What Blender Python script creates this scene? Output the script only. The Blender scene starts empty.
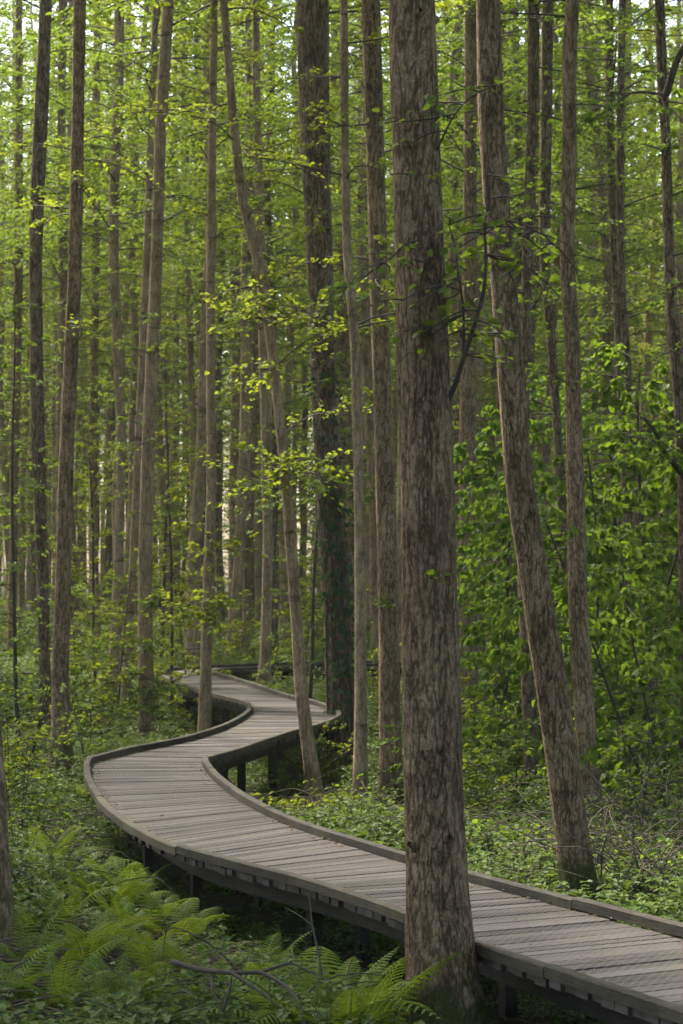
import bpy, math, random
import numpy as np
from mathutils import Vector, noise as mnoise

SC = bpy.context.scene
COL = SC.collection
R = math.radians
F, HX, HY, CZ = 2200.0, 341.5, 560.0, 2.40      # focal length in pixels, horizon, eye height
HAZE = .00032
rs = np.random.RandomState(7)
random.seed(7)

# ------------------------------------------------------------------ helpers
def px2w(px, py, D):
    return Vector(((px - HX) / F * D, D, CZ - (py - HY) / F * D))

def tag(o, label=None, cat=None, group=None, kind=None):
    if label: o['label'] = label
    if cat: o['category'] = cat
    if group: o['group'] = group
    if kind: o['kind'] = kind
    return o

def empty(name, loc, label=None, cat=None, group=None):
    o = bpy.data.objects.new(name, None)
    o.empty_display_size = 0.2
    o.location = loc
    COL.objects.link(o)
    return tag(o, label, cat, group)

def link(name, me, parent=None, loc=None):
    o = bpy.data.objects.new(name, me)
    COL.objects.link(o)
    if parent: o.parent = parent
    if loc is not None: o.location = loc
    return o

class MB:
    """collects vertices and quads/tris with material index, a per-face tint and UVs"""
    def __init__(s):
        s.v, s.f, s.mi, s.t, s.uv, s.n = [], [], [], [], [], 0
    def add(s, v, f, mi=0, tint=0.5, uv=None):
        v = np.asarray(v, np.float32).reshape(-1, 3)
        f = np.asarray(f, np.int32)
        if len(f) == 0: return
        if f.shape[1] == 3: f = np.concatenate([f, -np.ones((len(f), 1), np.int32)], 1)
        s.v.append(v)
        g = f + s.n
        g[f < 0] = -1
        s.f.append(g)
        s.mi.append(np.full(len(f), mi, np.int32))
        s.t.append(np.broadcast_to(np.asarray(tint, np.float32), (len(f),)).copy())
        s.uv.append(np.zeros((len(v), 2), np.float32) if uv is None else np.asarray(uv, np.float32))
        s.n += len(v)
    def mesh(s, name, mats, smooth=True, uv=False):
        me = bpy.data.meshes.new(name)
        v = np.concatenate(s.v); f = np.concatenate(s.f)
        mi = np.concatenate(s.mi); t = np.concatenate(s.t)
        quad = f[:, 3] >= 0
        cnt = np.where(quad, 4, 3)
        flat = f.reshape(-1)
        flat = flat[flat >= 0]
        me.vertices.add(len(v)); me.vertices.foreach_set('co', v.reshape(-1))
        me.loops.add(len(flat)); me.loops.foreach_set('vertex_index', flat)
        me.polygons.add(len(f))
        st = np.concatenate([[0], np.cumsum(cnt)[:-1]]).astype(np.int32)
        me.polygons.foreach_set('loop_start', st)
        me.polygons.foreach_set('loop_total', cnt.astype(np.int32))
        me.polygons.foreach_set('material_index', mi)
        me.polygons.foreach_set('use_smooth', np.full(len(f), bool(smooth)))
        me.update(calc_edges=True)
        a = me.attributes.new('tint', 'FLOAT', 'FACE'); a.data.foreach_set('value', t)
        if uv:
            u = np.concatenate(s.uv)[flat]
            l = me.uv_layers.new(name='UVMap'); l.data.foreach_set('uv', u.reshape(-1))
        for m in mats: me.materials.append(m)
        me.validate()
        return me

BOXF = [(0,1,2,3),(7,6,5,4),(0,4,5,1),(1,5,6,2),(2,6,7,3),(3,7,4,0)]
def box8(mb, top4, th, mi=0, tint=.5, uv=None):
    """top4: four top corners (counter-clockwise from above), th: thickness downwards"""
    t = np.asarray(top4, float); b = t.copy(); b[:, 2] -= th
    v = np.concatenate([t, b])
    u = None if uv is None else np.concatenate([uv, uv])
    mb.add(v, BOXF, mi, tint, u)

def tube(mb, pts, rad, seg=8, mi=0, tint=.5, rough=0.0, seed=0, flute=0.0, cap=False, fine=0.0):
    P = np.asarray(pts, float); n = len(P); rad = np.asarray(rad, float)
    T = np.gradient(P, axis=0); T /= np.linalg.norm(T, axis=1)[:, None] + 1e-9
    ref = np.array([0, 1, 0]) if abs(T[:, 2]).mean() > .6 else np.array([0, 0, 1.0])
    U = np.cross(T, ref); U /= np.linalg.norm(U, axis=1)[:, None] + 1e-9
    V = np.cross(T, U)
    a = np.linspace(0, 2 * math.pi, seg, endpoint=False)
    ca, sa = np.cos(a), np.sin(a)
    rr = rad[:, None] * np.ones((1, seg))
    if rough or flute or fine:
        L = np.concatenate([[0], np.cumsum(np.linalg.norm(np.diff(P, axis=0), axis=1))])
        for i in range(n):
            for j in range(seg):
                q = Vector((ca[j] * 1.3 + seed * 7.1, sa[j] * 1.3, L[i] * 1.2))
                d = rough * mnoise.noise(q)
                if fine:
                    q2 = Vector((ca[j] * 5 + seed, sa[j] * 5, L[i] * 3.2))
                    d += fine * mnoise.noise(q2) + .6 * fine * mnoise.noise(q2 * 2.3)
                if flute: d += flute * max(0, 1 - L[i] / .55) * (math.cos(a[j] * 4 + seed) * .5 + .5 * math.cos(a[j] * 3 + 2 * seed))
                rr[i, j] *= 1 + d
    v = P[:, None, :] + rr[:, :, None] * (ca[None, :, None] * U[:, None, :] + sa[None, :, None] * V[:, None, :])
    i = np.arange(n - 1)[:, None]; j = np.arange(seg)[None, :]; k = (j + 1) % seg
    f = np.stack([i * seg + j, (i + 1) * seg + j, (i + 1) * seg + k, i * seg + k], -1).reshape(-1, 4)
    mb.add(v.reshape(-1, 3), f[:, ::-1], mi, tint)
    if cap:
        for e, flip in ((0, False), (n - 1, True)):
            c = np.concatenate([v[e], P[e][None]])
            ff = [(q, (q + 1) % seg, seg) for q in range(seg)]
            if flip: ff = [(b2, a2, c2) for a2, b2, c2 in ff]
            mb.add(c, ff, mi, tint)

def nrm(a): return a / (np.linalg.norm(a, axis=-1, keepdims=True) + 1e-9)

def leaves(mb, P, A, N, L, W, mi=0, tint=None, fold=.18, curl=.12):
    """leaf blades: two quads folded along the midrib.  P base, A axis, N rough normal"""
    P = np.asarray(P, float); n = len(P)
    if n == 0: return
    A = nrm(A); S = nrm(np.cross(A, N)); Nn = np.cross(S, A)
    L = np.broadcast_to(np.asarray(L, float), (n,))[:, None]; W = np.broadcast_to(np.asarray(W, float), (n,))[:, None]
    v = np.empty((n, 6, 3))
    v[:, 0] = P
    v[:, 1] = P + A * L * .33 + S * W * .5 + Nn * W * fold
    v[:, 2] = P + A * L * .33 - S * W * .5 + Nn * W * fold
    v[:, 3] = P + A * L * .74 + S * W * .36 + Nn * (W * fold * .7 - L * curl * .5)
    v[:, 4] = P + A * L * .74 - S * W * .36 + Nn * (W * fold * .7 - L * curl * .5)
    v[:, 5] = P + A * L - Nn * L * curl
    b = np.arange(n)[:, None] * 6
    f = np.stack([b + np.array([[0, 5, 3, 1]]), b + np.array([[0, 2, 4, 5]])], 1).reshape(-1, 4)
    if tint is None: tint = rs.rand(n)
    mb.add(v.reshape(-1, 3), f, mi, np.repeat(np.asarray(tint), 2))

# ------------------------------------------------------------------ materials
def mat(name):
    m = bpy.data.materials.new(name); m.use_nodes = True
    nt = m.node_tree; nt.nodes.clear()
    return m, nt, nt.nodes, nt.links
def ramp(nd, stops):
    r = nd.new('ShaderNodeValToRGB'); e = r.color_ramp.elements
    while len(e) < len(stops): e.new(.5)
    for x, (p, c) in zip(e, stops): x.position = p; x.color = (*c, 1) if len(c) == 3 else c
    return r
def mixc(nd, lk, fac, a, b, mode='MIX'):
    m = nd.new('ShaderNodeMix'); m.data_type = 'RGBA'; m.blend_type = mode
    for sock, val in ((m.inputs[0], fac), (m.inputs[6], a), (m.inputs[7], b)):
        if hasattr(val, 'links'): lk.new(val, sock)
        elif isinstance(val, (int, float)): sock.default_value = val
        else: sock.default_value = (*val, 1)
    return m.outputs[2]
def mathn(nd, lk, op, a, b=0.0, clamp=False):
    m = nd.new('ShaderNodeMath'); m.operation = op; m.use_clamp = clamp
    for s, v in ((m.inputs[0], a), (m.inputs[1], b)):
        if hasattr(v, 'links'): lk.new(v, s)
        else: s.default_value = v
    return m.outputs[0]
def noise(nd, lk, vec, scale, detail=4, rough=.55, dist=0):
    n = nd.new('ShaderNodeTexNoise'); n.inputs['Scale'].default_value = scale
    n.inputs['Detail'].default_value = detail; n.inputs['Roughness'].default_value = rough
    n.inputs['Distortion'].default_value = dist
    if vec is not None: lk.new(vec, n.inputs['Vector'])
    return n.outputs['Fac']
def mapping(nd, lk, vec, scale=(1, 1, 1)):
    m = nd.new('ShaderNodeMapping'); m.inputs['Scale'].default_value = scale
    lk.new(vec, m.inputs['Vector']); return m.outputs[0]

def leaf_mat(name, ca, cb, tr, trans=.5, rough=.6, spec=.18):
    m, nt, nd, lk = mat(name)
    at = nd.new('ShaderNodeAttribute'); at.attribute_name = 'tint'
    oi = nd.new('ShaderNodeObjectInfo')
    c = mixc(nd, lk, at.outputs['Fac'], ca, cb)
    hs = nd.new('ShaderNodeHueSaturation')
    lk.new(mathn(nd, lk, 'ADD', mathn(nd, lk, 'MULTIPLY', oi.outputs['Random'], .035), .483), hs.inputs['Hue'])
    lk.new(mathn(nd, lk, 'ADD', mathn(nd, lk, 'MULTIPLY', oi.outputs['Random'], .35), .83), hs.inputs['Value'])
    lk.new(c, hs.inputs['Color'])
    p = nd.new('ShaderNodeBsdfPrincipled')
    lk.new(hs.outputs[0], p.inputs['Base Color'])
    p.inputs['Roughness'].default_value = rough
    p.inputs['Specular IOR Level'].default_value = spec
    t = nd.new('ShaderNodeBsdfTranslucent')
    lk.new(mixc(nd, lk, .75, hs.outputs[0], tr), t.inputs['Color'])
    mx = nd.new('ShaderNodeMixShader'); mx.inputs[0].default_value = trans
    lk.new(p.outputs[0], mx.inputs[1]); lk.new(t.outputs[0], mx.inputs[2])
    o = nd.new('ShaderNodeOutputMaterial'); lk.new(mx.outputs[0], o.inputs[0])
    return m

def bark_mat(name, dark, mid, light, fiss=1.0, scale=1.0, rings=0.0, moss=0.0, bump=.012, mottle=.5):
    m, nt, nd, lk = mat(name)
    tc = nd.new('ShaderNodeTexCoord'); oi = nd.new('ShaderNodeObjectInfo')
    off = nd.new('ShaderNodeVectorMath'); off.operation = 'ADD'
    cx = nd.new('ShaderNodeCombineXYZ')
    lk.new(mathn(nd, lk, 'MULTIPLY', oi.outputs['Random'], 37.0), cx.inputs['Z'])
    lk.new(tc.outputs['Object'], off.inputs[0]); lk.new(cx.outputs[0], off.inputs[1])
    base = off.outputs[0]
    w = nd.new('ShaderNodeTexNoise'); w.inputs['Scale'].default_value = 16 * scale; w.inputs['Detail'].default_value = 4
    lk.new(base, w.inputs['Vector'])
    sub = nd.new('ShaderNodeVectorMath'); sub.operation = 'SUBTRACT'; sub.inputs[1].default_value = (.5, .5, .5)
    lk.new(w.outputs['Color'], sub.inputs[0])
    sc = nd.new('ShaderNodeVectorMath'); sc.operation = 'SCALE'; sc.inputs['Scale'].default_value = .018 / scale
    lk.new(sub.outputs[0], sc.inputs[0])
    wv = nd.new('ShaderNodeVectorMath'); wv.operation = 'ADD'
    lk.new(base, wv.inputs[0]); lk.new(sc.outputs[0], wv.inputs[1])
    def crack(zs, sca, w0, det=3):
        n = noise(nd, lk, mapping(nd, lk, wv.outputs[0], (1, 1, zs)), sca * scale, det, .5)
        q = mathn(nd, lk, 'ABSOLUTE', mathn(nd, lk, 'SUBTRACT', n, .5))
        r = nd.new('ShaderNodeMapRange'); r.inputs[1].default_value = 0; r.inputs[2].default_value = w0; r.interpolation_type = 'SMOOTHSTEP'
        lk.new(q, r.inputs[0]); return r.outputs[0]
    c1 = crack(.22, 27, .085, 5); c2 = crack(.36, 56, .12, 4); c3 = crack(.9, 30, .06, 5)
    n1 = noise(nd, lk, mapping(nd, lk, wv.outputs[0], (1, 1, .45)), 75 * scale, 5, .7)
    n2 = noise(nd, lk, mapping(nd, lk, base, (1, 1, .6)), 4.0, 5, .65)
    n3 = noise(nd, lk, mapping(nd, lk, base, (1, 1, .12)), 14 * scale, 5, .6)
    cr = mathn(nd, lk, 'MULTIPLY', c1, mathn(nd, lk, 'ADD', mathn(nd, lk, 'MULTIPLY', c2, .5), .5))
    cr = mathn(nd, lk, 'MULTIPLY', cr, mathn(nd, lk, 'ADD', mathn(nd, lk, 'MULTIPLY', c3, .35), .65))
    h = mathn(nd, lk, 'ADD', mathn(nd, lk, 'MULTIPLY', cr, .62 * fiss), mathn(nd, lk, 'MULTIPLY', n1, .75))
    h = mathn(nd, lk, 'ADD', h, mathn(nd, lk, 'MULTIPLY', n3, .5))
    r1 = ramp(nd, [(.34, dark), (.58, mid), (.86, light)])
    lk.new(mathn(nd, lk, 'DIVIDE', h, .58 * fiss + .86), r1.inputs[0])
    col = r1.outputs[0]
    mot = ramp(nd, [(.34, (.50, .47, .44)), (.5, (.92, .9, .88)), (.66, (1.22, 1.19, 1.14))]); lk.new(n2, mot.inputs[0])
    col = mixc(nd, lk, mottle, col, mot.outputs[0], 'MULTIPLY')
    if rings:
        rn = noise(nd, lk, mapping(nd, lk, base, (.35, .35, 2.6)), 2.4, 3, .6, .4)
        rr = ramp(nd, [(.60, (1, 1, 1)), (.67, (.33, .3, .28))]); lk.new(rn, rr.inputs[0])
        col = mixc(nd, lk, rings, col, rr.outputs[0], 'MULTIPLY')
    # grey-green algae film in patches
    gn = noise(nd, lk, mapping(nd, lk, base, (1.6, 1.6, .5)), 2.0, 5, .6)
    gr = ramp(nd, [(.50, (0, 0, 0)), (.75, (1, 1, 1))]); lk.new(gn, gr.inputs[0])
    col = mixc(nd, lk, mathn(nd, lk, 'MULTIPLY', gr.outputs[0], .30), col, (.075, .085, .045))
    if moss:
        sp = nd.new('ShaderNodeSeparateXYZ'); lk.new(tc.outputs['Object'], sp.inputs[0])
        mr = nd.new('ShaderNodeMapRange'); mr.inputs[1].default_value = .75; mr.inputs[2].default_value = .1
        lk.new(sp.outputs['Z'], mr.inputs[0])
        mn = noise(nd, lk, base, 9, 5, .65)
        mm = mathn(nd, lk, 'MULTIPLY', mathn(nd, lk, 'SUBTRACT', mathn(nd, lk, 'ADD', mr.outputs[0], mn), .95), 5.0, True)
        col = mixc(nd, lk, mathn(nd, lk, 'MULTIPLY', mm, moss), col, (.045, .06, .012))
    p = nd.new('ShaderNodeBsdfPrincipled'); lk.new(col, p.inputs['Base Color'])
    p.inputs['Roughness'].default_value = .9; p.inputs['Specular IOR Level'].default_value = .15
    b = nd.new('ShaderNodeBump'); b.inputs['Strength'].default_value = 1; b.inputs['Distance'].default_value = bump
    lk.new(h, b.inputs['Height']); lk.new(b.outputs[0], p.inputs['Normal'])
    o = nd.new('ShaderNodeOutputMaterial'); lk.new(p.outputs[0], o.inputs[0])
    return m

def wood_mat(name, dark, light, algae=.3, edge_dirt=False):
    m, nt, nd, lk = mat(name)
    uv = nd.new('ShaderNodeUVMap'); at = nd.new('ShaderNodeAttribute'); at.attribute_name = 'tint'
    geo = nd.new('ShaderNodeNewGeometry')
    n1 = noise(nd, lk, mapping(nd, lk, uv.outputs[0], (2.5, 60, 1)), 1.6, 6, .65)
    n2 = noise(nd, lk, geo.outputs['Position'], 1.3, 5, .62)
    n3 = noise(nd, lk, geo.outputs['Position'], 22, 4, .7)
    h = mathn(nd, lk, 'ADD', mathn(nd, lk, 'MULTIPLY', n1, .7), mathn(nd, lk, 'MULTIPLY', mathn(nd, lk, 'SUBTRACT', at.outputs['Fac'], .15), .65))
    h = mathn(nd, lk, 'ADD', h, mathn(nd, lk, 'MULTIPLY', mathn(nd, lk, 'SUBTRACT', n2, .5), 1.0))
    r1 = ramp(nd, [(.20, dark), (.85, light)]); lk.new(h, r1.inputs[0])
    col = r1.outputs[0]
    sp = ramp(nd, [(.30, (.45, .42, .38)), (.48, (1, 1, 1)), (.70, (1, 1, 1)), (.78, (1.25, 1.2, 1.1))]); lk.new(n3, sp.inputs[0])
    col = mixc(nd, lk, .55, col, sp.outputs[0], 'MULTIPLY')
    ga = noise(nd, lk, geo.outputs['Position'], 3.1, 5, .65)
    gr = ramp(nd, [(.46, (0, 0, 0)), (.66, (1, 1, 1))]); lk.new(ga, gr.inputs[0])
    col = mixc(nd, lk, mathn(nd, lk, 'MULTIPLY', gr.outputs[0], algae), col, (.085, .085, .045))
    if edge_dirt:      # needles and soil trodden against the kerb rails (u runs rail to rail)
        s = nd.new('ShaderNodeSeparateXYZ'); lk.new(uv.outputs[0], s.inputs[0])
        e = mathn(nd, lk, 'ABSOLUTE', mathn(nd, lk, 'SUBTRACT', s.outputs[0], .6))
        e = mathn(nd, lk, 'ADD', mathn(nd, lk, 'MULTIPLY', mathn(nd, lk, 'SUBTRACT', e, .40), 6.0), mathn(nd, lk, 'MULTIPLY', mathn(nd, lk, 'SUBTRACT', n3, .5), 2.2), True)
        col = mixc(nd, lk, mathn(nd, lk, 'MULTIPLY', e, .7), col, (.045, .036, .026))
    p = nd.new('ShaderNodeBsdfPrincipled'); lk.new(col, p.inputs['Base Color'])
    p.inputs['Roughness'].default_value = .75; p.inputs['Specular IOR Level'].default_value = .3
    b = nd.new('ShaderNodeBump'); b.inputs['Strength'].default_value = .8; b.inputs['Distance'].default_value = .006
    lk.new(mathn(nd, lk, 'ADD', n1, n3), b.inputs['Height']); lk.new(b.outputs[0], p.inputs['Normal'])
    o = nd.new('ShaderNodeOutputMaterial'); lk.new(p.outputs[0], o.inputs[0])
    return m

def plain_mat(name, a, b, scale=8, rough=.85, bump=.01, metal=0):
    m, nt, nd, lk = mat(name)
    tc = nd.new('ShaderNodeTexCoord')
    n = noise(nd, lk, tc.outputs['Object'], scale, 6, .65)
    r = ramp(nd, [(.3, a), (.7, b)]); lk.new(n, r.inputs[0])
    p = nd.new('ShaderNodeBsdfPrincipled'); lk.new(r.outputs[0], p.inputs['Base Color'])
    p.inputs['Roughness'].default_value = rough; p.inputs['Specular IOR Level'].default_value = .2
    p.inputs['Metallic'].default_value = metal
    bn = nd.new('ShaderNodeBump'); bn.inputs['Distance'].default_value = bump
    lk.new(n, bn.inputs['Height']); lk.new(bn.outputs[0], p.inputs['Normal'])
    o = nd.new('ShaderNodeOutputMaterial'); lk.new(p.outputs[0], o.inputs[0])
    return m

def ground_mat():
    m, nt, nd, lk = mat('forest_floor')
    tc = nd.new('ShaderNodeTexCoord')
    n = noise(nd, lk, tc.outputs['Object'], 14, 7, .7)
    n2 = noise(nd, lk, tc.outputs['Object'], .9, 4, .6)
    r = ramp(nd, [(.3, (.010, .008, .005)), (.55, (.028, .021, .013)), (.75, (.060, .044, .026))]); lk.new(n, r.inputs[0])
    g = ramp(nd, [(.42, (0, 0, 0)), (.6, (1, 1, 1))]); lk.new(n2, g.inputs[0])
    col = mixc(nd, lk, mathn(nd, lk, 'MULTIPLY', g.outputs[0], .6), r.outputs[0], (.025, .045, .010))
    p = nd.new('ShaderNodeBsdfPrincipled'); lk.new(col, p.inputs['Base Color'])
    p.inputs['Roughness'].default_value = .95; p.inputs['Specular IOR Level'].default_value = .1
    bn = nd.new('ShaderNodeBump'); bn.inputs['Distance'].default_value = .05
    lk.new(n, bn.inputs['Height']); lk.new(bn.outputs[0], p.inputs['Normal'])
    o = nd.new('ShaderNodeOutputMaterial'); lk.new(p.outputs[0], o.inputs[0])
    return m

LIME = leaf_mat('leaf_lime', (.070, .117, .009), (.120, .160, .014), (.30, .35, .02), spec=.1)
FRESH = leaf_mat('leaf_fresh', (.050, .097, .009), (.092, .136, .014), (.205, .295, .02))
DEEP = leaf_mat('leaf_deep', (.044, .092, .011), (.085, .132, .015), (.21, .33, .02), .48)
HERB = leaf_mat('leaf_herb', (.034, .070, .010), (.078, .118, .016), (.14, .20, .025), .32, .6)
IVY = leaf_mat('leaf_ivy', (.020, .048, .018), (.045, .080, .032), (.06, .12, .03), .2, .75, .08)
FERN = leaf_mat('leaf_fern', (.062, .115, .010), (.130, .178, .016), (.28, .37, .022), .43, .6, .2)
DRY = leaf_mat('leaf_dry', (.10, .065, .03), (.20, .14, .07), (.15, .10, .05), .15, .8, .1)
BK_NEAR = bark_mat('bark_near', (.034, .022, .013), (.176, .122, .070), (.355, .262, .164), 1.0, 1.0, .5, .9, .028, .72)
BK_ROUGH = bark_mat('bark_rough', (.034, .023, .014), (.178, .124, .072), (.345, .256, .164), .9, .9, .4, .5, .017, .8)
BK_SMOOTH = bark_mat('bark_smooth', (.064, .044, .027), (.215, .156, .094), (.36, .272, .176), .6, .8, .85, .3, .009, .75)
BK_DARK = bark_mat('bark_dark', (.018, .012, .008), (.120, .087, .058), (.245, .187, .133), 1.0, .75, .2, .6, .018, .6)
TWIG = plain_mat('twig', (.03, .024, .018), (.075, .06, .045), 20)
DEADW = plain_mat('dead_wood', (.040, .031, .022), (.115, .092, .068), 15)
STEM = plain_mat('green_stem', (.04, .05, .02), (.08, .09, .035), 12)
DECK = wood_mat('deck_wood', (.012, .0100, .0090), (.098, .086, .078), .22, True)
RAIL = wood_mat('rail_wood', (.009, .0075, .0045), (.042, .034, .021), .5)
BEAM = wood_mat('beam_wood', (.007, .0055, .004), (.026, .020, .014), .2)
WIRE = plain_mat('dull_wire', (.075, .068, .062), (.15, .14, .13), 30, .6, .001)
SOIL = ground_mat()

# ------------------------------------------------------------------ boardwalk edges in plan (x, distance)
PAIRS = [((4.6,1.4),(5.7,2.0)),((3.35,4.4),(4.42,5.0)),((2.1,7.27),(3.16,7.85)),((1.38,8.86),(2.48,9.45)),((.62,10.54),(1.67,11.1)),((.23,11.57),(1.2,12.05)),
 ((-.22,12.55),(.74,13.0)),((-.68,13.35),(.25,14.15)),((-1.19,14.35),(-.29,15.5)),((-1.72,16.15),(-.70,17.0)),((-2.11,18.2),(-.99,18.5)),
 ((-2.3,19.6),(-1.17,19.7)),((-2.36,20.3),(-1.23,20.3)),((-2.07,21.5),(-.97,21.3)),((-1.62,22.9),(-.55,23.3)),((-1.33,24.5),(-.2,24.7)),
 ((-1.18,26.2),(0,26.0)),((-1.17,27.5),(-.07,27.3)),((-1.32,28.7),(-.3,28.5)),((-1.74,30.1),(-.66,29.8)),((-2.26,32.0),(-1.1,31.8)),
 ((-2.6,33.4),(-1.5,33.7)),((-2.85,34.9),(-1.85,35.2)),((-2.97,36.2),(-2.05,36.2)),((-2.94,37.2),(-2.05,36.8)),((-2.6,38.0),(-1.85,37.25)),
 ((-2.0,38.6),(-1.5,37.6)),((-1.3,39.1),(-1.0,37.9)),((-.4,39.6),(-.2,38.4)),((2,40.4),(2.2,39.2)),((6,41.2),(6.2,40.0))]
CORNER = 12
DZ = .516                                          # deck top above the ground
def catmull(p0, p1, p2, p3, t):
    return .5 * ((2 * p1) + (-p0 + p2) * t + (2 * p0 - 5 * p1 + 4 * p2 - p3) * t * t + (-p0 + 3 * p1 - 3 * p2 + p3) * t ** 3)
LA = np.array([a for a, b in PAIRS], float); RA = np.array([b for a, b in PAIRS], float)
def edges(step):
    Lo, Ro = [], []
    n = len(PAIRS)
    for i in range(n - 1):
        d = .5 * (np.linalg.norm(LA[i + 1] - LA[i]) + np.linalg.norm(RA[i + 1] - RA[i]))
        k = max(1, round(d / step))
        for j in range(k):
            t = j / k
            for A, out in ((LA, Lo), (RA, Ro)):
                a0 = A[i - 1] if i > 0 and i != CORNER else 2 * A[i] - A[i + 1]
                a3 = A[i + 2] if i + 2 < n and i + 1 != CORNER else 2 * A[i + 1] - A[i]
                out.append(catmull(a0, A[i], A[i + 1], a3, t))
    Lo.append(LA[-1]); Ro.append(RA[-1])
    return np.array(Lo), np.array(Ro)
EL, ER = edges(.108)
CEN = (EL + ER) / 2
def deck_dist(x, y):
    return float(np.sqrt(((CEN - np.array([x, y])) ** 2).sum(1)).min())

def gz(x, y):
    h = .13 * mnoise.noise(Vector((x * .35, y * .35, 3.3))) + .05 * mnoise.noise(Vector((x * 1.3, y * 1.3, 9.1)))
    h += .05 * max(0, min(1, (x - 1.5) / 4)) * max(0, min(1, (y - 10) / 5)) 
    h += .06 - .05 * max(0, min(1, (y - 13) / 2)) * (1 if x > .4 else 0) - .22 * max(0, min(1, (y - 17) / 4)) * max(0, min(1, (35 - y) / 5))
    h += .20 * max(0, min(1, (y - 36.5) / 1.5)) * max(0, min(1, (46 - y) / 3)) * max(0, min(1, x + 2.6))
    d = deck_dist(x, y)
    if d < 1.4: h -= .10 * (1.4 - d) / 1.4
    return h

# ------------------------------------------------------------------ ground
mb = MB()
xs = np.concatenate([np.linspace(-160, -26, 24), np.linspace(-24, 24, 130), np.linspace(26, 160, 24)])
ys = np.concatenate([np.linspace(-60, -4, 14), np.linspace(-2, 60, 190), np.linspace(63, 300, 60)])
gv = [(x, y, gz(x, y) if abs(x) < 40 and -4 < y < 90 else .13 * mnoise.noise(Vector((x * .35, y * .35, 3.3)))) for y in ys for x in xs]
nx, ny = len(xs), len(ys)
gf = [(j * nx + i, j * nx + i + 1, (j + 1) * nx + i + 1, (j + 1) * nx + i) for j in range(ny - 1) for i in range(nx - 1)]
mb.add(gv, gf)
tag(link('ground', mb.mesh('ground', [SOIL])), 'dark forest floor of leaf mould and moss under the trees', 'ground', kind='structure')

# ------------------------------------------------------------------ boardwalk
bw = empty('boardwalk', (0, 0, 0), 'weathered grey plank boardwalk with low edge rails winding through the wood', 'boardwalk')
mb = MB()
for i in range(len(EL) - 1):
    l0, l1, r0, r1 = EL[i], EL[i + 1], ER[i], ER[i + 1]
    g = .006
    q = []
    for a, b, e in ((l0, l1, 0), (r0, r1, 1)):
        dl = b - a; ln = np.linalg.norm(dl); dl = dl / max(ln, 1e-6); gg = min(g, ln * .2)
        q.append((a + dl * gg, b - dl * gg))
    (la, lb), (ra, rb) = q
    ax = ra - la; ax /= np.linalg.norm(ax)
    ov = rs.uniform(-.05, -.012)
    la, lb, ra, rb = la - ax * ov, lb - ax * ov, ra + ax * ov, rb + ax * ov
    z = DZ + rs.uniform(-.003, .003); tl = rs.uniform(-.002, .002)
    W = np.linalg.norm(ra - la)
    u0, v0 = rs.rand() * .12, i * .31
    t4 = [(*la, z - tl), (*ra, z + tl), (*rb, z + tl), (*lb, z - tl)]
    wd = np.linalg.norm(lb - la)
    box8(mb, t4, .038, 0, rs.rand(), np.array([(u0, v0), (u0 + 1.08, v0), (u0 + 1.08, v0 + .15), (u0, v0 + .15)]))
link('deck', mb.mesh('deck', [DECK], False, True), bw)

def rail_strip(E, other, inset0, inset1, ztop, h, breaks, seed, material, name):
    mb = MB(); r = np.random.RandomState(seed)
    n = len(E); inw = nrm(other - E)
    # true inward normal from the tangent, averaged
    T = np.gradient(E, axis=0); T = nrm(T); Nn = np.stack([-T[:, 1], T[:, 0]], 1)
    s = np.sign((Nn * inw).sum(1)); Nn = Nn * s[:, None]
    O, I = E + Nn * inset0, E + Nn * inset1
    k = 0; acc = 0; start = 0
    dz = 0
    for i in range(n - 1):
        acc += np.linalg.norm(E[i + 1] - E[i])
        brk = acc > breaks or i == n - 2
        if brk:
            a, b = start, i + 1
            dz = r.uniform(-.006, .006); sh = r.uniform(-.004, .004); tint = r.rand()
            L = 0
            for j in range(a, b):
                o0, o1, i0, i1 = O[j] + Nn[j] * sh, O[j + 1] + Nn[j + 1] * sh, I[j] + Nn[j] * sh, I[j + 1] + Nn[j + 1] * sh
                if j == b - 1 and i != n - 2:
                    o1 = o1 - (o1 - o0) * .04; i1 = i1 - (i1 - i0) * .04
                z = ztop + dz
                ll = np.linalg.norm(E[j + 1] - E[j])
                v = [(*o0, z - .006), (*o1, z - .006), (*i1, z - .006), (*i0, z - .006)]
                m0, m1 = o0 + Nn[j] * .008, o1 + Nn[j + 1] * .008
                k0, k1 = i0 - Nn[j] * .008, i1 - Nn[j + 1] * .008
                pr = [(*o0, z - h), (*o0, z - .008), (*m0, z), (*k0, z), (*i0, z - .008), (*i0, z - h)]
                pr2 = [(*o1, z - h), (*o1, z - .008), (*m1, z), (*k1, z), (*i1, z - .008), (*i1, z - h)]
                f = [(q, q + 1, q + 7, q + 6) for q in range(5)] + [(5, 0, 6, 11)]
                vv = [0, h, h + .01, h + .09, h + .1, h * 2 + .1]
                uv = [(L, x + tint * 3) for x in vv] + [(L + ll, x + tint * 3) for x in vv]
                mb.add(pr + pr2, f, 0, tint, uv)
                if j == a: mb.add(pr, [(0, 1, 4, 5), (1, 2, 3, 4)], 0, tint, uv[:6])
                if j == b - 1: mb.add(pr2, [(5, 4, 1, 0), (4, 3, 2, 1)], 0, tint, uv[6:])
                L += ll
            start = i + 1; acc = 0
    return link(name, mb.mesh(name, [material], False, True), bw)
rail_strip(EL, ER, 0, .058, DZ + .064, .058, 1.5, 1, RAIL, 'edge_rail')
rail_strip(ER, EL, 0, .058, DZ + .064, .058, 1.5, 2, RAIL, 'edge_rail')
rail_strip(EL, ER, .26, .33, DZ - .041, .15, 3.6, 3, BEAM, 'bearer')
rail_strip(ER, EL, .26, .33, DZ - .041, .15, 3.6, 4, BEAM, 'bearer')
acc = 0
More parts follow.
